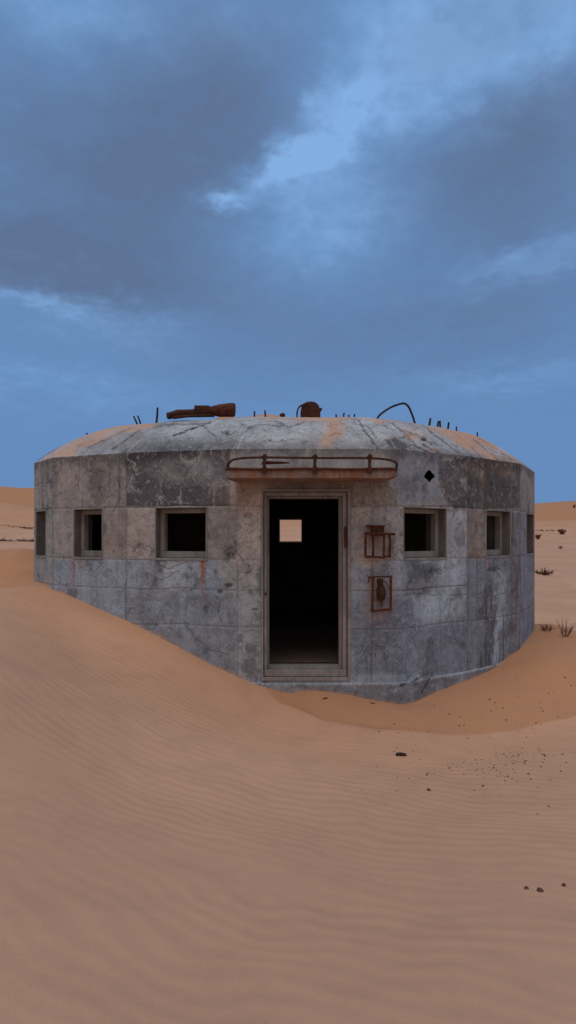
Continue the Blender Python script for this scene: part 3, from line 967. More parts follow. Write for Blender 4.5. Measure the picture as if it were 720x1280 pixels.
# ragged outline, broken left corner
rr = np.random.RandomState(3)
pl = []
for (a, b) in zip(out, out[1:] + out[:1]):
    L = math.hypot(b[0] - a[0], b[1] - a[1]); k = max(1, int(L / 0.05))
    for j in range(k):
        t = j / k
        x = a[0] + (b[0] - a[0]) * t; y = a[1] + (b[1] - a[1]) * t
        rag = 0.008 if y < 7.4 else 0
        pl.append((x + rr.uniform(-rag, rag), y + rr.uniform(-rag, rag)))
lo = [bm.verts.new((x, y, cz0 + rr.uniform(-0.004, 0.004) + 0.02 * max(0, 0.2 - (y - 6.98)) + (0.02 if x > 1.1 else 0))) for x, y in pl]
mi = [bm.verts.new((x * 1.0, y - 0.004, (cz0 + cz1) / 2 + rr.uniform(-0.008, 0.008))) for x, y in pl]
hi = [bm.verts.new((x, y + 0.004, cz1 + rr.uniform(-0.005, 0.005))) for x, y in pl]
m = len(pl)
for A, B in ((lo, mi), (mi, hi)):
    for j in range(m):
        bm.faces.new((A[j], A[(j + 1) % m], B[(j + 1) % m], B[j]))
bm.faces.new(lo[::-1]); bm.faces.new(hi)
canopy = attach(bm_obj('canopy', bm, M_SLAB))
# rusted edge angle along the canopy front
bm = bmesh.new()
path = [(-0.68, 7.06, 0.748), (-0.675, 6.985, 0.748)] + [(x, 6.972 + 0.004 * math.sin(x * 9), 0.748 + 0.004 * math.sin(x * 7)) for x in np.linspace(-0.62, 1.12, 14)] + [(1.19, 7.0, 0.745), (1.205, 7.12, 0.745)]
bm_tube(bm, path, 0.014, 8)
o = bm_obj('edge_bar', bm, M_RUST2, canopy)
o = None
# rail
bm = bmesh.new()
rp = smooth_path([(-0.655, 7.02, 0.76), (-0.655, 6.99, 0.80), (-0.60, 6.965, 0.845), (-0.48, 6.96, 0.865), (-0.25, 6.96, 0.872), (0.3, 6.96, 0.866), (0.75, 6.96, 0.866), (1.0, 6.962, 0.858), (1.14, 6.975, 0.836), (1.19, 7.0, 0.805), (1.187, 7.03, 0.76)], 7)
bm_tube(bm, rp, 0.0135, 8)
rail = bm_obj('rail', bm, M_RUST, canopy, True)
for px in (330.5, 393.5, 462.0):
    bm = bmesh.new()
    x = (px - CX) / F * 6.96
    bm_tube(bm, [(x, 6.962, 0.735), (x, 6.96, 0.80), (x + 0.004, 6.958, 0.905)], [0.02, 0.017, 0.021], 8)
    bm_box(bm, x - 0.027, x + 0.027, 6.945, 6.975, 0.70, 0.765)
    bm_box(bm, x - 0.03, x + 0.03, 6.94, 6.98, 0.862, 0.888)
    bm_obj('rail_post', bm, M_RUST, canopy)
bm = bmesh.new()
vs = [(-0.29, 6.985, 0.80), (-0.27, 6.985, 0.845), (-0.23, 6.985, 0.835), (-0.08, 6.985, 0.832), (0.02, 6.985, 0.822), (0.025, 6.985, 0.812), (-0.06, 6.985, 0.806), (-0.2, 6.985, 0.80)]
A = [bm.verts.new(v) for v in vs]; B = [bm.verts.new((v[0], v[1] + 0.02, v[2])) for v in vs]
bm.faces.new(A); bm.faces.new(B[::-1])
for j in range(len(vs)):
    bm.faces.new((A[j], B[j], B[(j + 1) % len(vs)], A[(j + 1) % len(vs)]))
bm_obj('broken_bracket', bm, M_RUST, canopy)


# rebar stubs cast in the roof
def rebar(px0, py0, px1, py1, fr, r=0.012):
    p = roof_point(px0, fr)
    while p is None:
        fr -= 0.02
        p = roof_point(px0, fr)
    Y = p.y
    q = at(px1, py1, Y + 0.02)
    p = Vector((p.x, p.y, min(p.z, at(px0, py0, Y).z) - 0.05))
    bm = bmesh.new()
    mid = (p + q) / 2 + Vector((0.004, 0, 0))
    bm_tube(bm, [p, mid, q], [r, r, r * 0.85], 7)
    attach(bm_obj('rebar_stub', bm, M_REBAR))


for t in ((173, 527, 167, 520, .25), (177, 526, 172, 519.5, .25), (195, 526, 197, 509.5, .25, .015), (317.5, 521, 318, 514, .3), (331.5, 521, 331, 513, .3), (420, 522, 420, 518, .27),
          (428, 521, 430, 516, .27), (435, 522, 436, 518.5, .27), (442, 523, 443, 517.5, .27), (535, 531, 538, 523, .27, .017), (545, 533, 548, 526.5, .27, .015),
          (549.5, 533, 550, 526, .27, .015), (558.5, 536, 561, 528, .27, .016), (570, 538, 570.5, 533, .27), (597, 545, 596.5, 540, .22), (109, 541, 108.5, 541, .25)):
    rebar(*t)
p = roof_point(472, .27); q = roof_point(518, .27)
bm = bmesh.new()
Yl = 8.4
bm_tube(bm, smooth_path([at(471, 530, Yl), at(472, 522.5, Yl), at(478, 516, Yl), at(489, 509, Yl), at(500, 505, Yl), at(506, 504.5, Yl + .05), at(511, 509, Yl + .1), at(515, 518, Yl + .2), at(518, 527, Yl + .25), at(520, 536, Yl + .27)], 5), 0.014, 8)
attach(bm_obj('rebar_loop', bm, M_REBAR, None, True))

# ------------------------------------------------------------------ rusty things lying on the roof
Yp = 8.42
def at_rel(o, px, py, Y):
    return at(px, py, Y) - Vector(o.location)


pipe = empty('rusty_pipe', at(250, 522, Yp))
tag(pipe, 'rusty iron pipe with flared end lying on the left of the bunker roof', 'scrap pipe')
def part_tube(name, par, pts, rad, mat, smooth=True, seg=12):
    bm = bmesh.new()
    bm_tube(bm, [Vector(q) - Vector(par.location) for q in pts], rad, seg)
    # dent it a little
    for v in bm.verts:
        s = 0.006 * (math.sin(v.co.x * 41 + v.co.z * 23) + math.sin(v.co.y * 57 + v.co.x * 17))
        v.co += Vector((0, s, s)) * 0.7
    return bm_obj(name, bm, mat, par, smooth)
part_tube('shaft', pipe, [at(211, 519.5, Yp), at(222, 517, Yp), at(240, 515.5, Yp), at(256, 513.5, Yp), at(272, 513, Yp)], [0.042, 0.05, 0.046, 0.05, 0.062], M_RUST)
part_tube('flared_end', pipe, [at(266, 513.5, Yp), at(274, 513.3, Yp), at(286, 512.6, Yp), at(291.5, 512.2, Yp), at(294, 512.3, Yp)], [0.062, 0.078, 0.092, 0.094, 0.080], M_RUST2)
part_tube('end_knob', pipe, [at(208.5, 520, Yp), at(210, 519.8, Yp), at(214, 519.3, Yp)], [0.032, 0.05, 0.05], M_RUST)
bm = bmesh.new()
c = at(253, 511, Yp) - pipe.location
bm_box(bm, c.x - 0.10, c.x + 0.095, c.y - 0.06, c.y + 0.05, c.z - 0.03, c.z + 0.035, None)
bm_obj('clamp_block', bm, M_RUST, pipe, False, 0.01)
part_tube('lower_strut', pipe, [at(216, 521.5, Yp - .04), at(236, 520.5, Yp - .04), at(268, 519, Yp - .02)], [0.022, 0.018, 0.03], M_RUST)

vent = empty('vent_cowl', at(388, 521, 8.5))
tag(vent, 'rounded rusty vent cowl with thin hoop standing on top of the bunker roof', 'vent cowl')
bm = bmesh.new()
Yv = 8.5
prof = [(376, 525), (375.6, 516), (376.5, 510), (379, 506), (383, 504), (389, 503.4), (394, 504.5), (398, 508), (400, 514), (400.3, 525)]
rings = []
for dy, s in ((-0.10, 0.93), (-0.085, 1.0), (0.10, 1.0), (0.115, 0.93)):
    ring = []
    for (x, y) in prof:
        c = at(388 + (x - 388) * s, 525 + (y - 525) * s, Yv)
        ring.append(bm.verts.new(c + Vector((0, dy, 0)) - Vector(vent.location)))
    rings.append(ring)
for A, B in zip(rings[:-1], rings[1:]):
    for j in range(len(prof) - 1):
        bm.faces.new((A[j], A[j + 1], B[j + 1], B[j]))
bm.faces.new(rings[0]); bm.faces.new(rings[-1][::-1])
bm_obj('cowl', bm, M_RUST, vent)
part_tube('hoop', vent, smooth_path([at(371.5, 524, Yv - .14), at(371.2, 517, Yv - .14), at(373, 511, Yv - .14), at(377, 506.5, Yv - .13), at(383, 504.4, Yv - .12)], 4), 0.011, M_RUST, True, 7)
part_tube('lug', vent, [at(399, 514.5, Yv), at(401, 512, Yv), at(402.3, 510.3, Yv)], [0.022, 0.018, 0.01], M_RUST, True, 7)


def lump_mesh(name, r, seed, sq=(1, 1, 0.7), sub=2):
    bm = bmesh.new()
    bmesh.ops.create_icosphere(bm, subdivisions=sub, radius=r)
    rr = random.Random(seed)
    ph = [rr.uniform(0, 6.28) for _ in range(6)]
    for v in bm.verts:
        d = v.co.normalized()
        k = 1 + 0.22 * math.sin(3.1 * d.x + ph[0]) * math.sin(2.7 * d.y + ph[1]) + 0.16 * math.sin(5.3 * d.z + ph[2] + 2 * d.x) + 0.1 * math.sin(8 * d.y + ph[3]) * math.sin(7 * d.x + ph[4])
        v.co = Vector((v.co.x * k * sq[0], v.co.y * k * sq[1], v.co.z * k * sq[2]))
    me = bpy.data.meshes.new(name)
    bm.to_mesh(me); bm.free()
    return me


o = obj_from('rusty_lump', lump_mesh('rusty_lump', 0.036, 3, (1, 1, 0.75)), M_RUST)
o.location = at(353, 519, 8.5)
tag(o, 'small rusty lump on the roof between two rebar stubs and the vent cowl', 'scrap')

# sand drift on the roof crown
nx, ny = 70, 30
xs = np.linspace(-1.25, 1.7, nx); ys = np.linspace(8.25, 10.2, ny)
XX, YY = np.meshgrid(xs, ys, indexing='ij')
hh = 0.085 * np.exp(-((XX + 0.38) / 0.38) ** 2 - ((YY - 8.95) / 0.4) ** 2) + 0.05 * np.exp(-((XX - 0.2) / 0.6) ** 2 - ((YY - 8.95) / 0.5) ** 2) + 0.05 * np.exp(-((XX - 1.0) / 0.5) ** 2 - ((YY - 9.0) / 0.5) ** 2) + 0.09 * np.exp(-((XX + .95) / 0.25) ** 2 - ((YY - 8.95) / 0.3) ** 2)
hh *= sstep(-1.25, -0.9, XX) * (1 - sstep(1.2, 1.7, XX)) * sstep(8.25, 8.5, YY) * (1 - sstep(9.6, 10.2, YY))
gau = np.zeros(XX.shape)
for f in FACES:
    gau = np.maximum(gau, ((XX - CEN[0]) * f.n[0] + (YY - CEN[1]) * f.n[1]) / ((f.a - CEN) @ f.n))
ZZ = roof_z(1 - gau) + 1.5 * hh - 0.02 + 0.012 * fbm(XX * 5, YY * 5, 3, 1)
V = np.column_stack([XX.ravel(), YY.ravel(), ZZ.ravel()])
idx = np.arange(nx * ny).reshape(nx, ny)
Qd = np.stack([idx[:-1, :-1], idx[1:, :-1], idx[1:, 1:], idx[:-1, 1:]], -1).reshape(-1, 4)
me = np_mesh('sand_drift', V, Qd)
set_color(me, 'lag_shade', np.tile(np.array((0.3, 0, 0.0)), (len(V), 1)))
o = obj_from('sand_drift', me, M_SAND, None, True)
tag(o, 'thin drift of orange sand lying on the crown of the bunker roof', 'sand drift', kind='stuff')

# ------------------------------------------------------------------ rusted wall lamps beside the door
def lamp_bar(bm, a, b, r=0.0145):
    bm_tube(bm, [a, (Vector(a) + Vector(b)) / 2 + Vector((0.002, 0.001, 0.002)), b], r, 7)


YL = 7.37
lamp = empty('wall_lamp', (0, 7.5, 0))
lamp.location = at(472, 678, 7.5)
tag(lamp, 'rusty open lamp cage with hooded top, upper of the two by the door', 'wall lamp')
L0 = Vector(lamp.location)
P = lambda x, y, Y=YL: at(x, y, Y) - L0
bm = bmesh.new()
for x in (457, 466.5, 480, 487.5):
    lamp_bar(bm, P(x, 666), P(x - 0.3, 697 + (1 if x == 480 else 0)))
lamp_bar(bm, P(455.5, 667), P(493.5, 667.5)); lamp_bar(bm, P(457, 695.5), P(480, 697)); lamp_bar(bm, P(480, 697), P(487.5, 694))
for x, y in ((457, 667), (487.5, 667.5), (457, 695.5), (487.5, 694.5)):
    lamp_bar(bm, P(x, y), P(x + (472 - x) * 0.02, y, 7.505))
bm_obj('cage', bm, M_RUST2, lamp)
bm = bmesh.new()
a, b = P(465, 669.5), P(480.5, 658)
bm_box(bm, a.x, b.x, -0.11, 0.0, a.z, b.z)
bm_obj('lamp_housing', bm, M_RUST, lamp, False, 0.006)
bm = bmesh.new()
a, b = P(458.5, 658.2), P(481.5, 656.4)
bm_box(bm, a.x, b.x, -0.125, 0.0, a.z, b.z)
bm_obj('hood_plate', bm, M_RUST2, lamp, False, 0.003)
bm = bmesh.new()
bm_tube(bm, [P(489, 667.4), P(491, 667.6), P(494, 668)], [0.011, 0.017, 0.015], 8)
bm_obj('catch', bm, M_REBAR, lamp)

lamp2 = empty('wall_lamp', at(476, 742, 7.5))
tag(lamp2, 'rusty rectangular lamp cage holding a broken bulb holder, lower of the two by the door', 'wall lamp')
L0 = Vector(lamp2.location)
bm = bmesh.new()
lamp_bar(bm, P(461, 721.5), P(489.5, 720.5), 0.010)
lamp_bar(bm, P(466.5, 721), P(465.5, 763.5)); lamp_bar(bm, P(488.5, 720.5), P(488.2, 762))
lamp_bar(bm, P(465.5, 763.8), P(488.2, 761.5)); lamp_bar(bm, P(466, 750), P(478, 750.5), .006)
lamp_bar(bm, P(461, 721.5), P(460.5, 728), .008)
bm_tube(bm, smooth_path([P(480, 726), P(484, 730), P(487.5, 737)], 4), 0.006, 7)
for x, y in ((466.5, 721), (488.5, 720.5), (465.5, 763.5), (488.2, 762)):
    lamp_bar(bm, P(x, y), P(x + (476 - x) * 0.02, y, 7.505))
bm_obj('cage', bm, M_RUST2, lamp2)
bm = bmesh.new()
bm_tube(bm, [P(475, 723.5, 7.44), P(475, 728, 7.44), P(475.5, 731, 7.44), P(476, 736, 7.44), P(476.3, 743, 7.44), P(476.3, 749, 7.44), P(476.4, 752, 7.44)], [0.034, 0.04, 0.032, 0.05, 0.056, 0.045, 0.015], 12)
bm_obj('bulb_holder', bm, M_RUST, lamp2, True)
bm = bmesh.new()
lamp_bar(bm, P(477, 750, 7.44), P(477, 758, 7.44), 0.006)
bm_obj('loose_wire', bm, M_REBAR, lamp2)

# ------------------------------------------------------------------ sand
CTRL = []
def c_wall(px, py, i):
    f = FACES[i]; u = f.u_at(px); p = f.a + f.e * u
    z = -(py - CY) / F * p[1]
    CTRL.append((p[0] + f.n[0] * 0.02, p[1] + f.n[1] * 0.02, z))
    q = p - f.n * 0.35
    CTRL.append((q[0], q[1], z + 0.0))
for px, py, i in ((44, 727, 0), (65, 737, 0), (110, 755, 1), (158, 776, 2), (225, 810, 2), (296, 846, 2), (335, 860, 3), (390, 863, 3), (440, 869, 3), (494, 879, 3), (507, 880, 4), (545, 865, 4),
                  (584, 850, 4), (618, 834, 5), (648, 813, 5), (667, 789, 6)):
    c_wall(px, py, i)
def c_pt(px, py, Y):
    CTRL.append(((px - CX) / F * Y, Y, -(py - CY) / F * Y))
def c_pz(px, py, z):
    Y = -z * F / (py - CY)
    CTRL.append(((px - CX) / F * Y, Y, z))
for px, py, z in ((350, 880, -1.90), (400, 904, -2.04), (470, 920, -2.10), (560, 922, -2.12), (640, 914, -2.10), (720, 893, -2.02),
                  (330, 880, -1.88), (300, 872, -1.80), (250, 862, -1.68),
                  (470, 945, -2.10), (600, 945, -2.12), (720, 930, -2.08), (360, 940, -2.02),
                  (720, 850, -1.76), (690, 830, -1.62),
                  (360, 1000, -1.90), (540, 1000, -2.0), (720, 1000, -2.02), (180, 1000, -1.68), (0, 1000, -1.42),
                  (360, 1120, -1.76), (720, 1120, -1.86), (0, 1120, -1.46), (360, 1280, -1.62), (720, 1280, -1.70), (0, 1280, -1.50),
                  (0, 850, -1.06), (100, 850, -1.30), (200, 870, -1.58), (0, 770, -0.80), (60, 770, -0.92), (100, 790, -1.08)):
    c_pz(px, py, z)
CTRL += [(-3.6, 7.6, -0.66), (-4.4, 8.2, -0.62), (-4.05, 9.0, -0.80), (-4.7, 9.2, -0.70), (-5.6, 8.6, -0.6), (-4.15, 9.9, -0.20), (-4.05, 9.45, -0.52), (-4.6, 9.75, -0.36), (-4.9, 10.3, -0.22), (-4.3, 10.5, -0.25), (-6.0, 10.2, -0.42), (-4.6, 12.0, -0.75),
         (-6, 6, -0.75), (-6, 3, -1.1), (-5, 0, -1.5), (0, 0, -1.55), (5, 0, -1.75), (5.5, 4, -2.0), (6, 7.2, -1.95),
         (4.25, 10.3, -1.40), (4.3, 9.4, -1.53), (5.2, 9.6, -1.75), (5.2, 11.2, -1.9), (4.7, 11.6, -1.78), (6.5, 10, -2.0), (5.0, 13, -2.05), (0, 15, -1.6), (-6, 14, -0.8), (7.5, 12, -2.05), (2.5, 14.4, -1.9)]
CT = np.array(CTRL)


def tps_kernel(r2):
    return 0.5 * r2 * np.log(r2 + 1e-9)


n = len(CT)
K = tps_kernel(((CT[:, None, :2] - CT[None, :, :2]) ** 2).sum(-1)) + np.eye(n) * 0.004
Pm = np.column_stack([np.ones(n), CT[:, :2]])
Am = np.zeros((n + 3, n + 3)); Am[:n, :n] = K; Am[:n, n:] = Pm; Am[n:, :n] = Pm.T
SOL = np.linalg.solve(Am, np.concatenate([CT[:, 2], np.zeros(3)]))


def near_h(X, Y):
    z = SOL[n] + SOL[n + 1] * X + SOL[n + 2] * Y
    for k in range(n):
        z = z + SOL[k] * tps_kernel((X - CT[k, 0]) ** 2 + (Y - CT[k, 1]) ** 2)
    return z


def crest(X, Y, yc, H, wf, wb, p=1.25):
    """a dune: gentle windward side towards us (wf), steep lee beyond (wb)"""
    d = Y - yc
    s = np.where(d < 0, np.clip(1 + d / wf, 0, 1) ** p, np.clip(1 - d / wb, 0, 1))
    s = s * s * (3 - 2 * s) * 0.45 + s * 0.55
    return H * s


def sig(x):
    return 1 / (1 + np.exp(-np.clip(x, -40, 40)))


def far_h(X, Y):
    right = sig((X - 0.12 * Y) / (2 + 0.05 * np.abs(Y)))
    yy = np.maximum(Y, 0)
    plain_r = -2.05 + np.clip(yy - 15, 0, 60) * 0.043
    plain_l = np.where(yy < 45, -0.85 + np.clip(yy - 12, 0, 33) * 0.018, -0.25 + (yy - 45) * 0.012)
    z = plain_l * (1 - right) + plain_r * right
    z = np.where(Y < 5, -1.75 + 0 * z, z)
    w1 = fbm(X * 0.03, Y * 0.03, 4, 71) - 0.5
    z = z + w1 * sstep(18, 70, np.hypot(X, Y)) * 1.2
    amp = sstep(35, 60, Y)
    r = X - 0.42 * Y
    c1 = crest(X, Y, 72 + 6 * np.sin(X * 0.05) + 5 * w1, 3.2 + 0.6 * np.sin(X * 0.09), 26, 9) - 2.0
    c2 = crest(X, Y, 112 + 8 * np.sin(X * 0.035 + 1) + 8 * w1, 6.3 - 1.1 * right + 3.2 * sig(-(X + 47) / 4), 34, 16) - 2.0
    hl = 5.6 + 10.8 * sig(-(X + 40) / 9) + 6.1 * sig((X - 42) / 10)
    c3 = crest(X, Y, 168 + 10 * np.sin(X * 0.02 + 2) + 14 * w1, hl + 1.0 * w1, 60, 30) - 2.0
    c4 = crest(X, Y, 300 + 25 * np.sin(X * 0.013), 11 + 4 * np.sin(X * 0.021), 90, 50) - 2.0
    m = np.maximum(np.maximum(c1, c2), np.maximum(c3, c4))
    k = 0.25
    zz = np.maximum(z, m)
    # dunes behind the camera too
    b = crest(X, -Y, 90 + 10 * np.sin(X * 0.04), 7 + 2 * np.sin(X * 0.03), 60, 20) - 2.0
    return np.maximum(zz, b)


def ripple(X, Y):
    wx = fbm(X * 0.55 + 3, Y * 0.55, 3, 81) - 0.5
    wy = fbm(X * 1.7, Y * 1.7 + 8, 3, 82) - 0.5
    wz = fbm(X * 4.5, Y * 4.5, 2, 83) - 0.5
    ph = (Y + 0.20 * X + 0.55 * wx + 0.26 * wy + 0.07 * wz) / 0.122
    s = np.sin(2 * np.pi * ph + 0.35 * np.sin(2 * np.pi * ph))
    # ripples fade and fork
    a = sstep(0.25, 0.6, fbm(X * 0.7 + 11, Y * 0.9, 3, 85))
    return s, 0.35 + 0.65 * a


def in_plan(X, Y, inset):
    m = np.ones(X.shape, bool)
    for f in FACES:
        d = (X - f.a[0]) * f.n[0] + (Y - f.a[1]) * f.n[1]
        m &= d < -inset
    return m


def plan_dist(X, Y):
    d = np.full(X.shape, -1e9)
    for f in FACES:
        d = np.maximum(d, (X - f.a[0]) * f.n[0] + (Y - f.a[1]) * f.n[1])
    return d


def base_h(X, Y):
    w = np.maximum(sstep(5.5, 9.5, np.abs(X)), np.maximum(sstep(11.5, 17, Y), 1 - sstep(-3, 0, Y)))
    zn = near_h(np.clip(X, -9, 10), np.clip(Y, -3, 17))
    return zn * (1 - w) + far_h(X, Y) * w


def masks(X, Y, z):
    d = plan_dist(X, Y)
    py = CY - F * z / np.maximum(Y, 0.5); px = CX + F * X / np.maximum(Y, 0.5)
    # banked ramp against the right of the wall: no ripples; redder from sorting, with the slope's shade painted in
    toe = np.interp(px, [280, 325, 350, 400, 470, 560, 640, 720, 800], [820, 853, 882, 905, 920, 922, 914, 893, 860])
    front = (Y < 10.5) & (Y > 5)
    jag = (fbm(X * 3, Y * 3, 3, 51) - 0.5) * 8
    ramp = front * sstep(-3, 5, (toe - py) * 2.0 + jag) * sstep(-0.3, 0, d + 0.3) * (px > 322)
    ramp = np.where(px > 720, ramp * (1 - sstep(720, 900, px)), ramp)
    return ramp, px, py, d


def ground_h(X, Y):
    z = base_h(X, Y)
    r = np.hypot(X, Y)
    nearw = 1 - sstep(9.0, 14, r)
    ramp, px, py, d = masks(X, Y, z)
    s, a = ripple(X, Y)
    amp = 0.0044 * a * nearw * (1 - ramp)
    amp = amp * sstep(0.1, 0.9, d) * (1 - 0.75 * sstep(1.2, 2.6, X) * sstep(5.0, 6.2, Y))
    amp = amp * (1 - 0.35 * (1 - sstep(2.2, 3.6, Y)))
    z = z + amp * s
    z = z + (fbm(X * 0.9, Y * 0.9, 3, 91) - 0.5) * 0.065 * sstep(0.2, 1.0, d) * (1 - sstep(25, 60, r))
    toe = np.interp(px, [325, 350, 400, 470, 560, 640], [853, 882, 905, 920, 922, 914])
    dp = py - toe
    lip = np.where(dp > 0, np.exp(-(dp / 20.0) ** 2), np.exp(-(dp / 7.0) ** 2)) * sstep(335, 370, px) * (1 - sstep(500, 640, px)) * (Y > 5) * (Y < 8)
    z = z + 0.045 * lip
    z = z + (fbm(X * 7, Y * 7, 3, 92) - 0.5) * 0.012 * ramp
    z = z + (fbm(X * 0.22, Y * 0.22, 3, 93) - 0.5) * 0.35 * sstep(12, 20, r)
    return z


def axis(lo, hi, step, far_lo, far_hi, g=1.045):
    a = list(np.arange(lo, hi + 1e-6, step))
    s = step
    x = a[-1]
    while x < far_hi:
        s *= g; x += s; a.append(x)
    s = step; x = a[0]; pre = []
    while x > far_lo:
        s *= g; x -= s; pre.append(x)
    return np.array(pre[::-1] + a)


XS = axis(-4.3, 4.6, 0.026, -420, 420, 1.05)
YS = axis(1.6, 9.2, 0.022, -420, 620, 1.035)
GX, GY = np.meshgrid(XS, YS, indexing='ij')
gx, gy = GX.ravel(), GY.ravel()
gz = ground_h(gx, gy)
ramp, gpx, gpy, gd = masks(gx, gy, base_h(gx, gy))
inside = in_plan(gx, gy, 0.12)
gz = np.where(inside, np.minimum(gz, -2.0), gz)
s_, a_ = ripple(gx, gy)
rr_ = np.hypot(gx, gy)
lag_shade = np.zeros((len(gx), 3))
hump = np.exp(-((gx + 4.4) / 0.9) ** 2 - ((gy - 9.9) / 1.2) ** 2)  # shaded face of the hump, painted in as darker orange sand
lag_shade[:, 0] = np.clip(0.9 * ramp + 0.35 * (1 - sstep(0, 0.7, gd)) * (gx < 0.2) * (gy < 9.5) + 0.8 * hump + 0.85 * sstep(122, 140, gy) * (1 - 0.85 * sstep(205, 240, gy)) + 0.35 * sstep(84, 100, gy), 0, 1)
grit = np.exp(-((gpx - 640) / 130) ** 2 - ((gpy - 955) / 45) ** 2) * (gy > 1) * (gy < 9)
lag_shade[:, 1] = np.clip(grit * 1.2, 0, 1)
lag_shade[:, 2] = np.clip(0.5 - 0.5 * s_, 0, 1) * a_ * (1 - ramp) * (1 - sstep(9, 14, rr_)) * sstep(0.1, 0.9, gd)
nx, ny = len(XS), len(YS)
idx = np.arange(nx * ny).reshape(nx, ny)
Qg = np.stack([idx[:-1, :-1], idx[1:, :-1], idx[1:, 1:], idx[:-1, 1:]], -1).reshape(-1, 4)
me = np_mesh('ground', np.column_stack([gx, gy, gz]), Qg)
set_color(me, 'lag_shade', lag_shade)
ground = obj_from('ground', me, M_SAND, None, True)
tag(ground, kind='structure')


def ground_hit(px, py, y0=1.6, y1=200.0):
    """first point of the sand met by a sight line"""
    Y = np.geomspace(y0, y1, 1500)
    X = (px - CX) / F * Y; Z = (CY - py) / F * Y
    d = Z - ground_h(X, Y)
    k = np.where(d < 0)[0]
    if not len(k): return None
    k = k[0]
    if k == 0: return Vector((X[0], Y[0], Z[0]))
    t = d[k - 1] / (d[k - 1] - d[k])
    yy = Y[k - 1] + (Y[k] - Y[k - 1]) * t
    xx = (px - CX) / F * yy
    return Vector((xx, yy, float(ground_h(np.array([xx]), np.array([yy]))[0])))


# sand dust clinging to the foot of the wall and plinth
for nm in ('wall', 'plinth'):
    me_ = bpy.data.meshes[nm]
    nv_ = len(me_.vertices)
    co_ = np.empty(nv_ * 3, dtype=np.float32); me_.vertices.foreach_get('co', co_); co_ = co_.reshape(-1, 3).astype(np.float64)
    wa = np.empty(nv_ * 4, dtype=np.float32); me_.attributes['wear'].data.foreach_get('color', wa); wa = wa.reshape(-1, 4)
    hgt = co_[:, 2] - base_h(co_[:, 0], co_[:, 1])
    jag_ = fbm(co_[:, 0] * 5 + co_[:, 1] * 5, co_[:, 2] * 5, 4, 61)
    dust_ = (1 - sstep(0.0, 0.03 + 0.18 * jag_ ** 2, hgt)) * 0.5
    wa[:, 2] = np.maximum(wa[:, 2], dust_)
    me_.attributes['wear'].data.foreach_set('color', wa.ravel())

# ------------------------------------------------------------------ stones and scraps on the sand
def lump(name, px, py, r, sq, seed, label, cat, mat=M_STONE, rz=0.0):
    p = ground_hit(px, py)
    o = obj_from(name, lump_mesh(name, r, seed, sq), mat)
    o.location = p + Vector((0, 0, r * sq[2] * 0.2))
    o.rotation_euler = (0, 0, rz)
    return tag(o, label, cat)


p = ground_hit(501, 944)
scrap = empty('scrap_plate', p)
bm = bmesh.new()
vs = [(x * 0.85, y * 0.8) for x, y in [(-0.065, -0.02), (-0.03, -0.035), (0.03, -0.03), (0.07, -0.012), (0.06, 0.02), (0.01, 0.03), (-0.055, 0.022)]]
A = [bm.verts.new((x, y, 0.004)) for x, y in vs]
B = [bm.verts.new((x * 0.9, y * 0.9, 0.02 - 0.12 * x * (x > 0) + 0.004 * math.sin(x * 60))) for x, y in vs]
bm.faces.new(A[::-1]); bm.faces.new(B)
for j in range(len(vs)):
    bm.faces.new((A[j], A[(j + 1) % len(vs)], B[(j + 1) % len(vs)], B[j]))
bm_obj('plate', bm, M_REBAR, scrap)
tag(scrap, 'flat black scrap of metal lying on pale sand in front of the bunker', 'scrap')
lump('clod', 658, 1111, 0.012, (1.2, 1, 0.8), 4, 'smallest and leftmost of three dark clods low at the right edge', 'clod')
lump('clod', 675, 1114, 0.017, (1.1, 1, 0.85), 5, 'middle and biggest of three dark clods low at the right edge', 'clod')
lump('clod', 705, 1107.5, 0.012, (1, 1, 0.95), 6, 'rightmost of three dark clods low at the right edge', 'clod')
lump('stone', 536, 988, 0.015, (1.1, 1, 0.8), 7, 'lone dark stone on rippled sand below the flat scrap plate', 'stone')
lump('twig_scrap', 407, 873, 0.018, (2.0, 0.7, 0.5), 8, 'thin dark scrap on the sand just below the door threshold', 'scrap', M_TWIG, 0.4)
lump('twig_scrap', 465, 879, 0.016, (2.2, 0.7, 0.5), 9, 'thin dark scrap against the plinth right of the door', 'scrap', M_TWIG, -0.3)

protos = [lump_mesh('pebble', 0.011, s, q, 1) for s, q in ((21, (1, 1, .7)), (22, (1.5, 1, .6)), (23, (1, 1.3, .8)), (24, (1.8, .9, .5)))]
for m_ in protos: m_.materials.append(M_STONE)
rs = np.random.RandomState(77)
spots = []
while len(spots) < 255:
    k = rs.rand()
    if k < 0.34: x, y = rs.normal(612, 45), rs.normal(964, 9) + 0
    elif k < 0.52: x, y = rs.normal(668, 30), rs.normal(944, 7)
    elif k < 0.72: x, y = rs.uniform(470, 715), rs.uniform(878, 925)
    elif k < 0.90: x, y = rs.uniform(440, 718), rs.uniform(925, 1020)
    else: x, y = rs.uniform(600, 716), rs.uniform(840, 890)
    if 430 < x < 719 and 845 < y < 1030: spots.append((x, y))
S = np.array(spots)
for x, y in spots:
    p = ground_hit(x, y)
    if p is None or plan_dist(np.array([p.x]), np.array([p.y]))[0] < 0.05: continue
    o = bpy.data.objects.new('pebble', random.choice(protos))
    COL.objects.link(o)
    s = 0.28 + 0.75 * rs.rand() ** 3
    o.scale = (s, s, s)
    o.location = p + Vector((0, 0, 0.002))
    o.rotation_euler = (0, 0, rs.uniform(0, 6.28))
    tag(o, 'tiny dark pebble among those strewn over the sand at the right of the bunker', 'pebble', 'dark pebbles strewn over the sand')


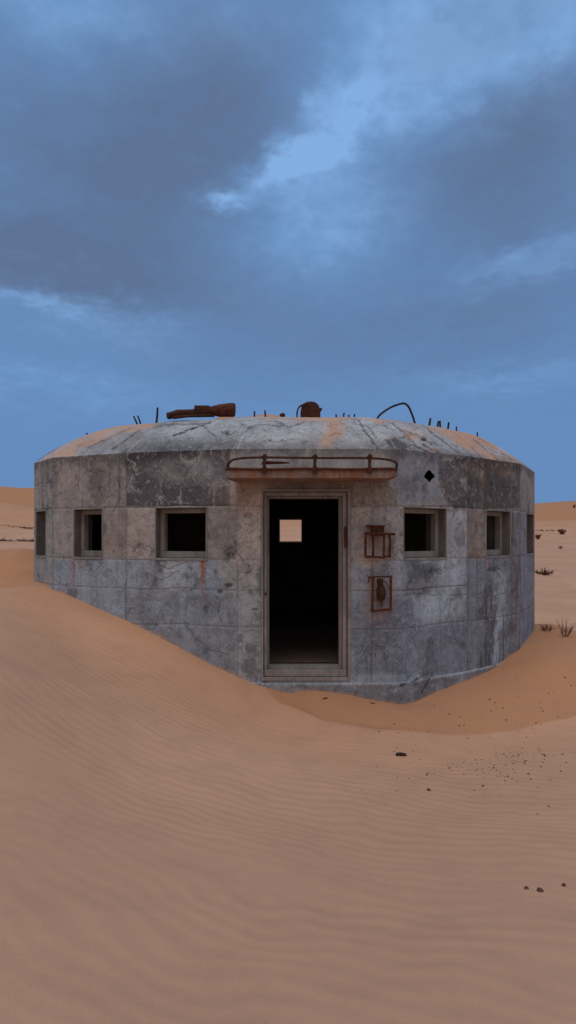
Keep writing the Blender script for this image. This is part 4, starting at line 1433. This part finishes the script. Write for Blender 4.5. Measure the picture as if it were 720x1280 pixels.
# ------------------------------------------------------------------ dry scrub
def bush(px, py, h, nst, spread, label, seed, rad=0.004, name='dry_shrub', flat=False, Ymax=200):
    p = ground_hit(px, py)
    o_root = empty(name, p)
    rr = random.Random(seed)
    bm = bmesh.new(); bt = bmesh.new()
    for k in range(nst):
        a = rr.uniform(0, 6.28); l = h * rr.uniform(0.6, 1.05)
        lean = spread * rr.uniform(0.2, 1.0)
        pts = [Vector((0.02 * math.cos(a) * spread, 0.02 * math.sin(a) * spread, -0.03))]
        d = Vector((math.cos(a) * lean, math.sin(a) * lean, 0.25 if flat else 1.0)).normalized()
        q = pts[0].copy()
        for j in range(5):
            d = (d + Vector((rr.uniform(-.25, .25), rr.uniform(-.25, .25), rr.uniform(-.1, .25)))).normalized()
            q = q + d * l / 5
            pts.append(q.copy())
            if j > 0:
                for _ in range(2 if not flat else 3):
                    dd = (d + Vector((rr.uniform(-1, 1), rr.uniform(-1, 1), rr.uniform(-.2, .8)))).normalized()
                    bm_tube(bt, [q, q + dd * l * 0.12, q + (dd + Vector((0, 0, .3))) * l * 0.22], [rad * .7, rad * .55, rad * .3], 4)
        bm_tube(bm, pts, [rad * (1.3 - 0.18 * j) for j in range(len(pts))], 5)
    bm_obj('stem', bm, M_TWIG, o_root)
    t = bm_obj('twigs', bt, M_TWIG, o_root)
    tag(o_root, label, 'shrub')
    return o_root


bush(706, 796, 0.27, 10, 0.75, 'bare dry shrub with upright forked twigs on the mound right of the bunker', 1, 0.004)
bush(684, 788, 0.12, 20, 1.4, 'low dark tangled shrub close to the right corner of the bunker base', 2, 0.004)
bush(679, 718, 0.33, 22, 1.6, 'low spreading dark shrub beside the bunker wall, on the open plain', 3, 0.02, flat=True)
bush(703, 668, 0.6, 30, 1.3, 'round dark shrub on the far plain right of the bunker', 4, 0.05)
bush(672.5, 674, 0.5, 24, 1.2, 'small dark shrub just showing past the bunker edge on the far plain', 5, 0.04)
bush(717, 635, 0.8, 10, 1.0, 'tiny dark shrub high on the far right dune', 6, 0.08)
bush(701, 686, 0.25, 12, 1.0, 'tiny dry tuft on the plain below the round far shrub', 7, 0.018, name='dry_tuft')


def crease_shade_line(x0, x1, py, h, label, seed, num):
    """a long low strip of dark twigs standing in for the shade along a sand step"""
    a = ground_hit((x0 + x1) / 2, py)
    rr = random.Random(seed)
    bm = bmesh.new()
    bm_tube(bm, [at(x, py, a.y) - a - Vector((0, 0, .06)) for x in np.linspace(x0, x1, 9)], 0.05, 5)
    for k in range(num):
        px = rr.uniform(x0, x1)
        Y = a.y + rr.uniform(-0.3, 0.3)
        X = (px - CX) / F * Y
        z = float(ground_h(np.array([X]), np.array([Y]))[0])
        p = Vector((X, Y, z - 0.05)) - a
        d = Vector((rr.uniform(-2.5, 2.5), rr.uniform(-.5, .5), rr.uniform(0.0, 0.6))).normalized()
        l = h * rr.uniform(0.5, 1.2)
        bm_tube(bm, [p, p + d * l * .5, p + d * l + Vector((0, 0, -0.2 * l))], [0.03, 0.025, 0.012], 5)
    root = bm_obj('crease_shade_strip', bm, M_TWIG)
    root.location = a
    tag(root, label, 'brush')


crease_shade_line(-12, 14, 676.5, 0.45, 'low dark strip standing in for a shaded sand crease at the left edge behind the sand hump', 1, 220)
crease_shade_line(24, 52, 677, 0.5, 'low dark strip added as the shade of a sand step, reaching the left wall of the bunker', 2, 260)
crease_shade_line(667, 692, 663.5, 0.45, 'thin dark strip standing in for a shadow line on the far plain touching the right edge of the bunker', 4, 90)
crease_shade_line(0, 46, 659, 0.5, 'thin broken line of tufts and added crest shade at the foot of the far left dune', 3, 130)

# ------------------------------------------------------------------ camera
cam = bpy.data.cameras.new('camera')
co = bpy.data.objects.new('camera', cam)
COL.objects.link(co)
co.rotation_euler = (math.radians(90), 0, 0)
cam.sensor_fit = 'HORIZONTAL'
cam.sensor_width = 36
cam.lens = 36 * F / 720
cam.shift_y = (CY - 640) / 720
cam.clip_start = 0.05
cam.clip_end = 3000
scene.camera = co

# ------------------------------------------------------------------ sky and light
SUN_EL, SUN_AZ = math.radians(74), math.radians(196)      # compass from +Y, clockwise: behind the camera, a little to its left
world = bpy.data.worlds.new('World')
scene.world = world
world.use_nodes = True
nt = world.node_tree
for nd in list(nt.nodes): nt.nodes.remove(nd)
g = G(nt)
out = g.n('ShaderNodeOutputWorld')
bg = g.n('ShaderNodeBackground'); bg.inputs['Strength'].default_value = 0.1
nt.links.new(bg.outputs[0], out.inputs[0])
sky = g.n('ShaderNodeTexSky', sky_type='NISHITA')
sky.sun_disc = False
sky.sun_elevation = SUN_EL
sky.sun_rotation = SUN_AZ
sky.air_density = 1.4; sky.ozone_density = 3.0; sky.dust_density = 0.5
tc = g.n('ShaderNodeTexCoord').outputs['Generated']
nv = g.n('ShaderNodeVectorMath', operation='NORMALIZE'); g.set(nv.inputs[0], tc)
sx = g.n('ShaderNodeSeparateXYZ'); g.set(sx.inputs[0], nv.outputs[0])
dx, dy, dz = sx.outputs
az = g.math('MULTIPLY', g.math('ARCTAN2', dx, dy), 57.2958)
el = g.math('MULTIPLY', g.math('ARCSINE', dz), 57.2958)
# cloud deck coordinate (perspective of a flat layer)
k = g.math('DIVIDE', 1.0, g.math('ADD', g.math('MAXIMUM', dz, 0.0), 0.22))
cv = g.n('ShaderNodeCombineXYZ')
g.set(cv.inputs[0], g.math('MULTIPLY', dx, k)); g.set(cv.inputs[1], g.math('MULTIPLY', dy, k))
deck = cv.outputs[0]
nA = g.noise(deck, 2.6, 7, 0.55, 0.2)
nB = g.noise(deck, 7.5, 8, 0.6, 0.3)
sw = g.n('ShaderNodeSeparateColor'); g.set(sw.inputs[0], nA.outputs['Color'])
sw2 = g.n('ShaderNodeSeparateColor'); g.set(sw2.inputs[0], nB.outputs['Color'])
def warp(base, s1, s2, a, b):
    t = g.math('MULTIPLY_ADD', g.math('SUBTRACT', s1, 0.5), a, base)
    return g.math('MULTIPLY_ADD', g.math('SUBTRACT', s2, 0.5), b, t)
nC = g.noise(deck, 24, 6, 0.6, 0.2)
sw3 = g.n('ShaderNodeSeparateColor'); g.set(sw3.inputs[0], nC.outputs['Color'])
waz = warp(az, sw.outputs[0], sw2.outputs[0], 5.0, 6.0)
waz = g.math('MULTIPLY_ADD', g.math('SUBTRACT', sw3.outputs[0], 0.5), 2.8, waz)
wel = warp(el, sw.outputs[1], sw2.outputs[1], 3.5, 4.0)
wel = g.math('MULTIPLY_ADD', g.math('SUBTRACT', sw3.outputs[1], 0.5), 1.8, wel)


def A_(px): return math.degrees(math.atan((px - CX) / F))
def E_(px, py): return math.degrees(math.atan((CY - py) / F * math.cos(math.atan((px - CX) / F))))


def gauss(px, py, rx, ry, rot=0.0):
    """soft patch of sky round a bearing; sizes in degrees"""
    a0, e0 = A_(px), E_(px, py)
    c, s = math.cos(rot), math.sin(rot)
    da = g.math('SUBTRACT', waz, a0); de = g.math('SUBTRACT', wel, e0)
    u = g.math('DIVIDE', g.math('ADD', g.math('MULTIPLY', da, c), g.math('MULTIPLY', de, s)), rx)
    v = g.math('DIVIDE', g.math('SUBTRACT', g.math('MULTIPLY', de, c), g.math('MULTIPLY', da, s)), ry)
    r2 = g.math('ADD', g.math('MULTIPLY', u, u), g.math('MULTIPLY', v, v))
    return g.math('POWER', 2.71828, g.math('MULTIPLY', r2, -1.0))


def add(*t):
    s = t[0]
    for x in t[1:]: s = g.math('ADD', s, x)
    return s


def mul(a, b): return g.math('MULTIPLY', a, b)


# darkness of the cloud (thick undersides)
dark = add(mul(gauss(150, 210, 15, 8.5, 0.1), 0.95), mul(gauss(620, 215, 11, 6.5, -0.1), 0.85), mul(gauss(60, 330, 15, 3.0, -0.05), 0.7), mul(gauss(560, 400, 14, 5, 0.05), 0.55),
           mul(gauss(250, 420, 13, 4, 0), 0.35), mul(gauss(300, 90, 9, 6, .3), 0.5), mul(gauss(690, 110, 6, 3, .2), 0.55))
# openings
gap = add(mul(gauss(640, 15, 12, 4.6, 0.1), 0.85), mul(gauss(500, 50, 5, 4.5, 0.2), 0.55), mul(gauss(432, 125, 2.8, 1.3, 0.2), 0.6), mul(gauss(405, 188, 3.2, 1.5, 0.2), 0.95),
          mul(gauss(345, 205, 2.4, 1.6, 0.3), 0.75), mul(gauss(283, 243, 2.0, 0.8, 0.0), 0.7), mul(gauss(452, 150, 1.4, 1.2, 0.2), 0.6), mul(gauss(95, 15, 7, 3, 0), 0.45),
          mul(gauss(45, 376, 4.0, 0.8, -0.12), 0.35), mul(gauss(130, 402, 10, 2.2, -0.06), 0.34), mul(gauss(400, 270, 6.5, 5, 0.2), 0.62), mul(gauss(650, 325, 8, 1.4, 0.15), 0.4),
          mul(gauss(640, 470, 8, 1.2, 0.05), 0.3), mul(gauss(60, 480, 12, 2.5, 0.0), 0.3), mul(gauss(300, 30, 5, 2.5, 0.0), 0.25))
n_mid = g.noise(deck, 4.2, 9, 0.6, 0.25).outputs[0]
n_fine = g.noise(deck, 13, 7, 0.6, 0.2).outputs[0]
n_puff = g.noise(deck, 32, 6, 0.6, 0.1).outputs[0]
tex = add(mul(g.math('SUBTRACT', n_mid, 0.5), 0.85), mul(g.math('SUBTRACT', n_fine, 0.5), 0.55), mul(g.math('SUBTRACT', n_puff, 0.5), 0.30))
D = g.math('ADD', add(dark, mul(gap, -0.55)), mul(tex, 0.8), clamp=True)
puff = g.noise(deck, 19, 6, 0.6, 0.2)
Gp = g.math('ADD', mul(gap, g.math('MULTIPLY_ADD', puff.outputs[0], 1.5, 0.25)), mul(tex, 0.8), clamp=True)
# elsewhere in the sky: broken deck from noise alone
mid = (1.30, 2.62, 5.05, 1)
c = g.mix(D, mid, (1.10, 1.68, 3.0, 1))
c = g.mix(g.ramp(Gp, -0.05, 1.3), c, (2.45, 4.5, 7.9, 1))
# clear blue of the sky itself shows through the widest opening
nsk = g.n('ShaderNodeMix', data_type='RGBA', blend_type='MULTIPLY'); nsk.inputs[0].default_value = 1.0
g.set(nsk.inputs[6], sky.outputs[0]); nsk.inputs[7].default_value = (1.0, 1.0, 1.0, 1)
c = g.mix(mul(g.ramp(gauss(600, 20, 12, 4.0, 0.15), 0.3, 0.9), 0.35), c, nsk.outputs[2])
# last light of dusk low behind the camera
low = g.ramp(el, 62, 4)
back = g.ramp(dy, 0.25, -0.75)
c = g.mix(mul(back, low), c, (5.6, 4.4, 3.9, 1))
# below the horizon
c = g.mix(g.ramp(el, -0.5, -4), c, (1.0, 0.7, 0.55, 1))
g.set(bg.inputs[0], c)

sun = bpy.data.lights.new('sun', 'SUN')
so = bpy.data.objects.new('sun', sun)
COL.objects.link(so)
sun.energy = 1.58
sun.angle = math.radians(55)
sun.color = (1.0, 0.82, 0.62)
d = Vector((math.sin(SUN_AZ) * math.cos(SUN_EL), math.cos(SUN_AZ) * math.cos(SUN_EL), math.sin(SUN_EL)))
so.rotation_euler = d.to_track_quat('Z', 'Y').to_euler()
so.location = d * 60

vs_ = scene.view_settings
vs_.view_transform = 'Standard'
vs_.look = 'None'
vs_.exposure = 0.0
vs_.gamma = 1.0
vs_.use_curve_mapping = False
scene.cycles.use_denoising = True
scene.cycles.max_bounces = 6
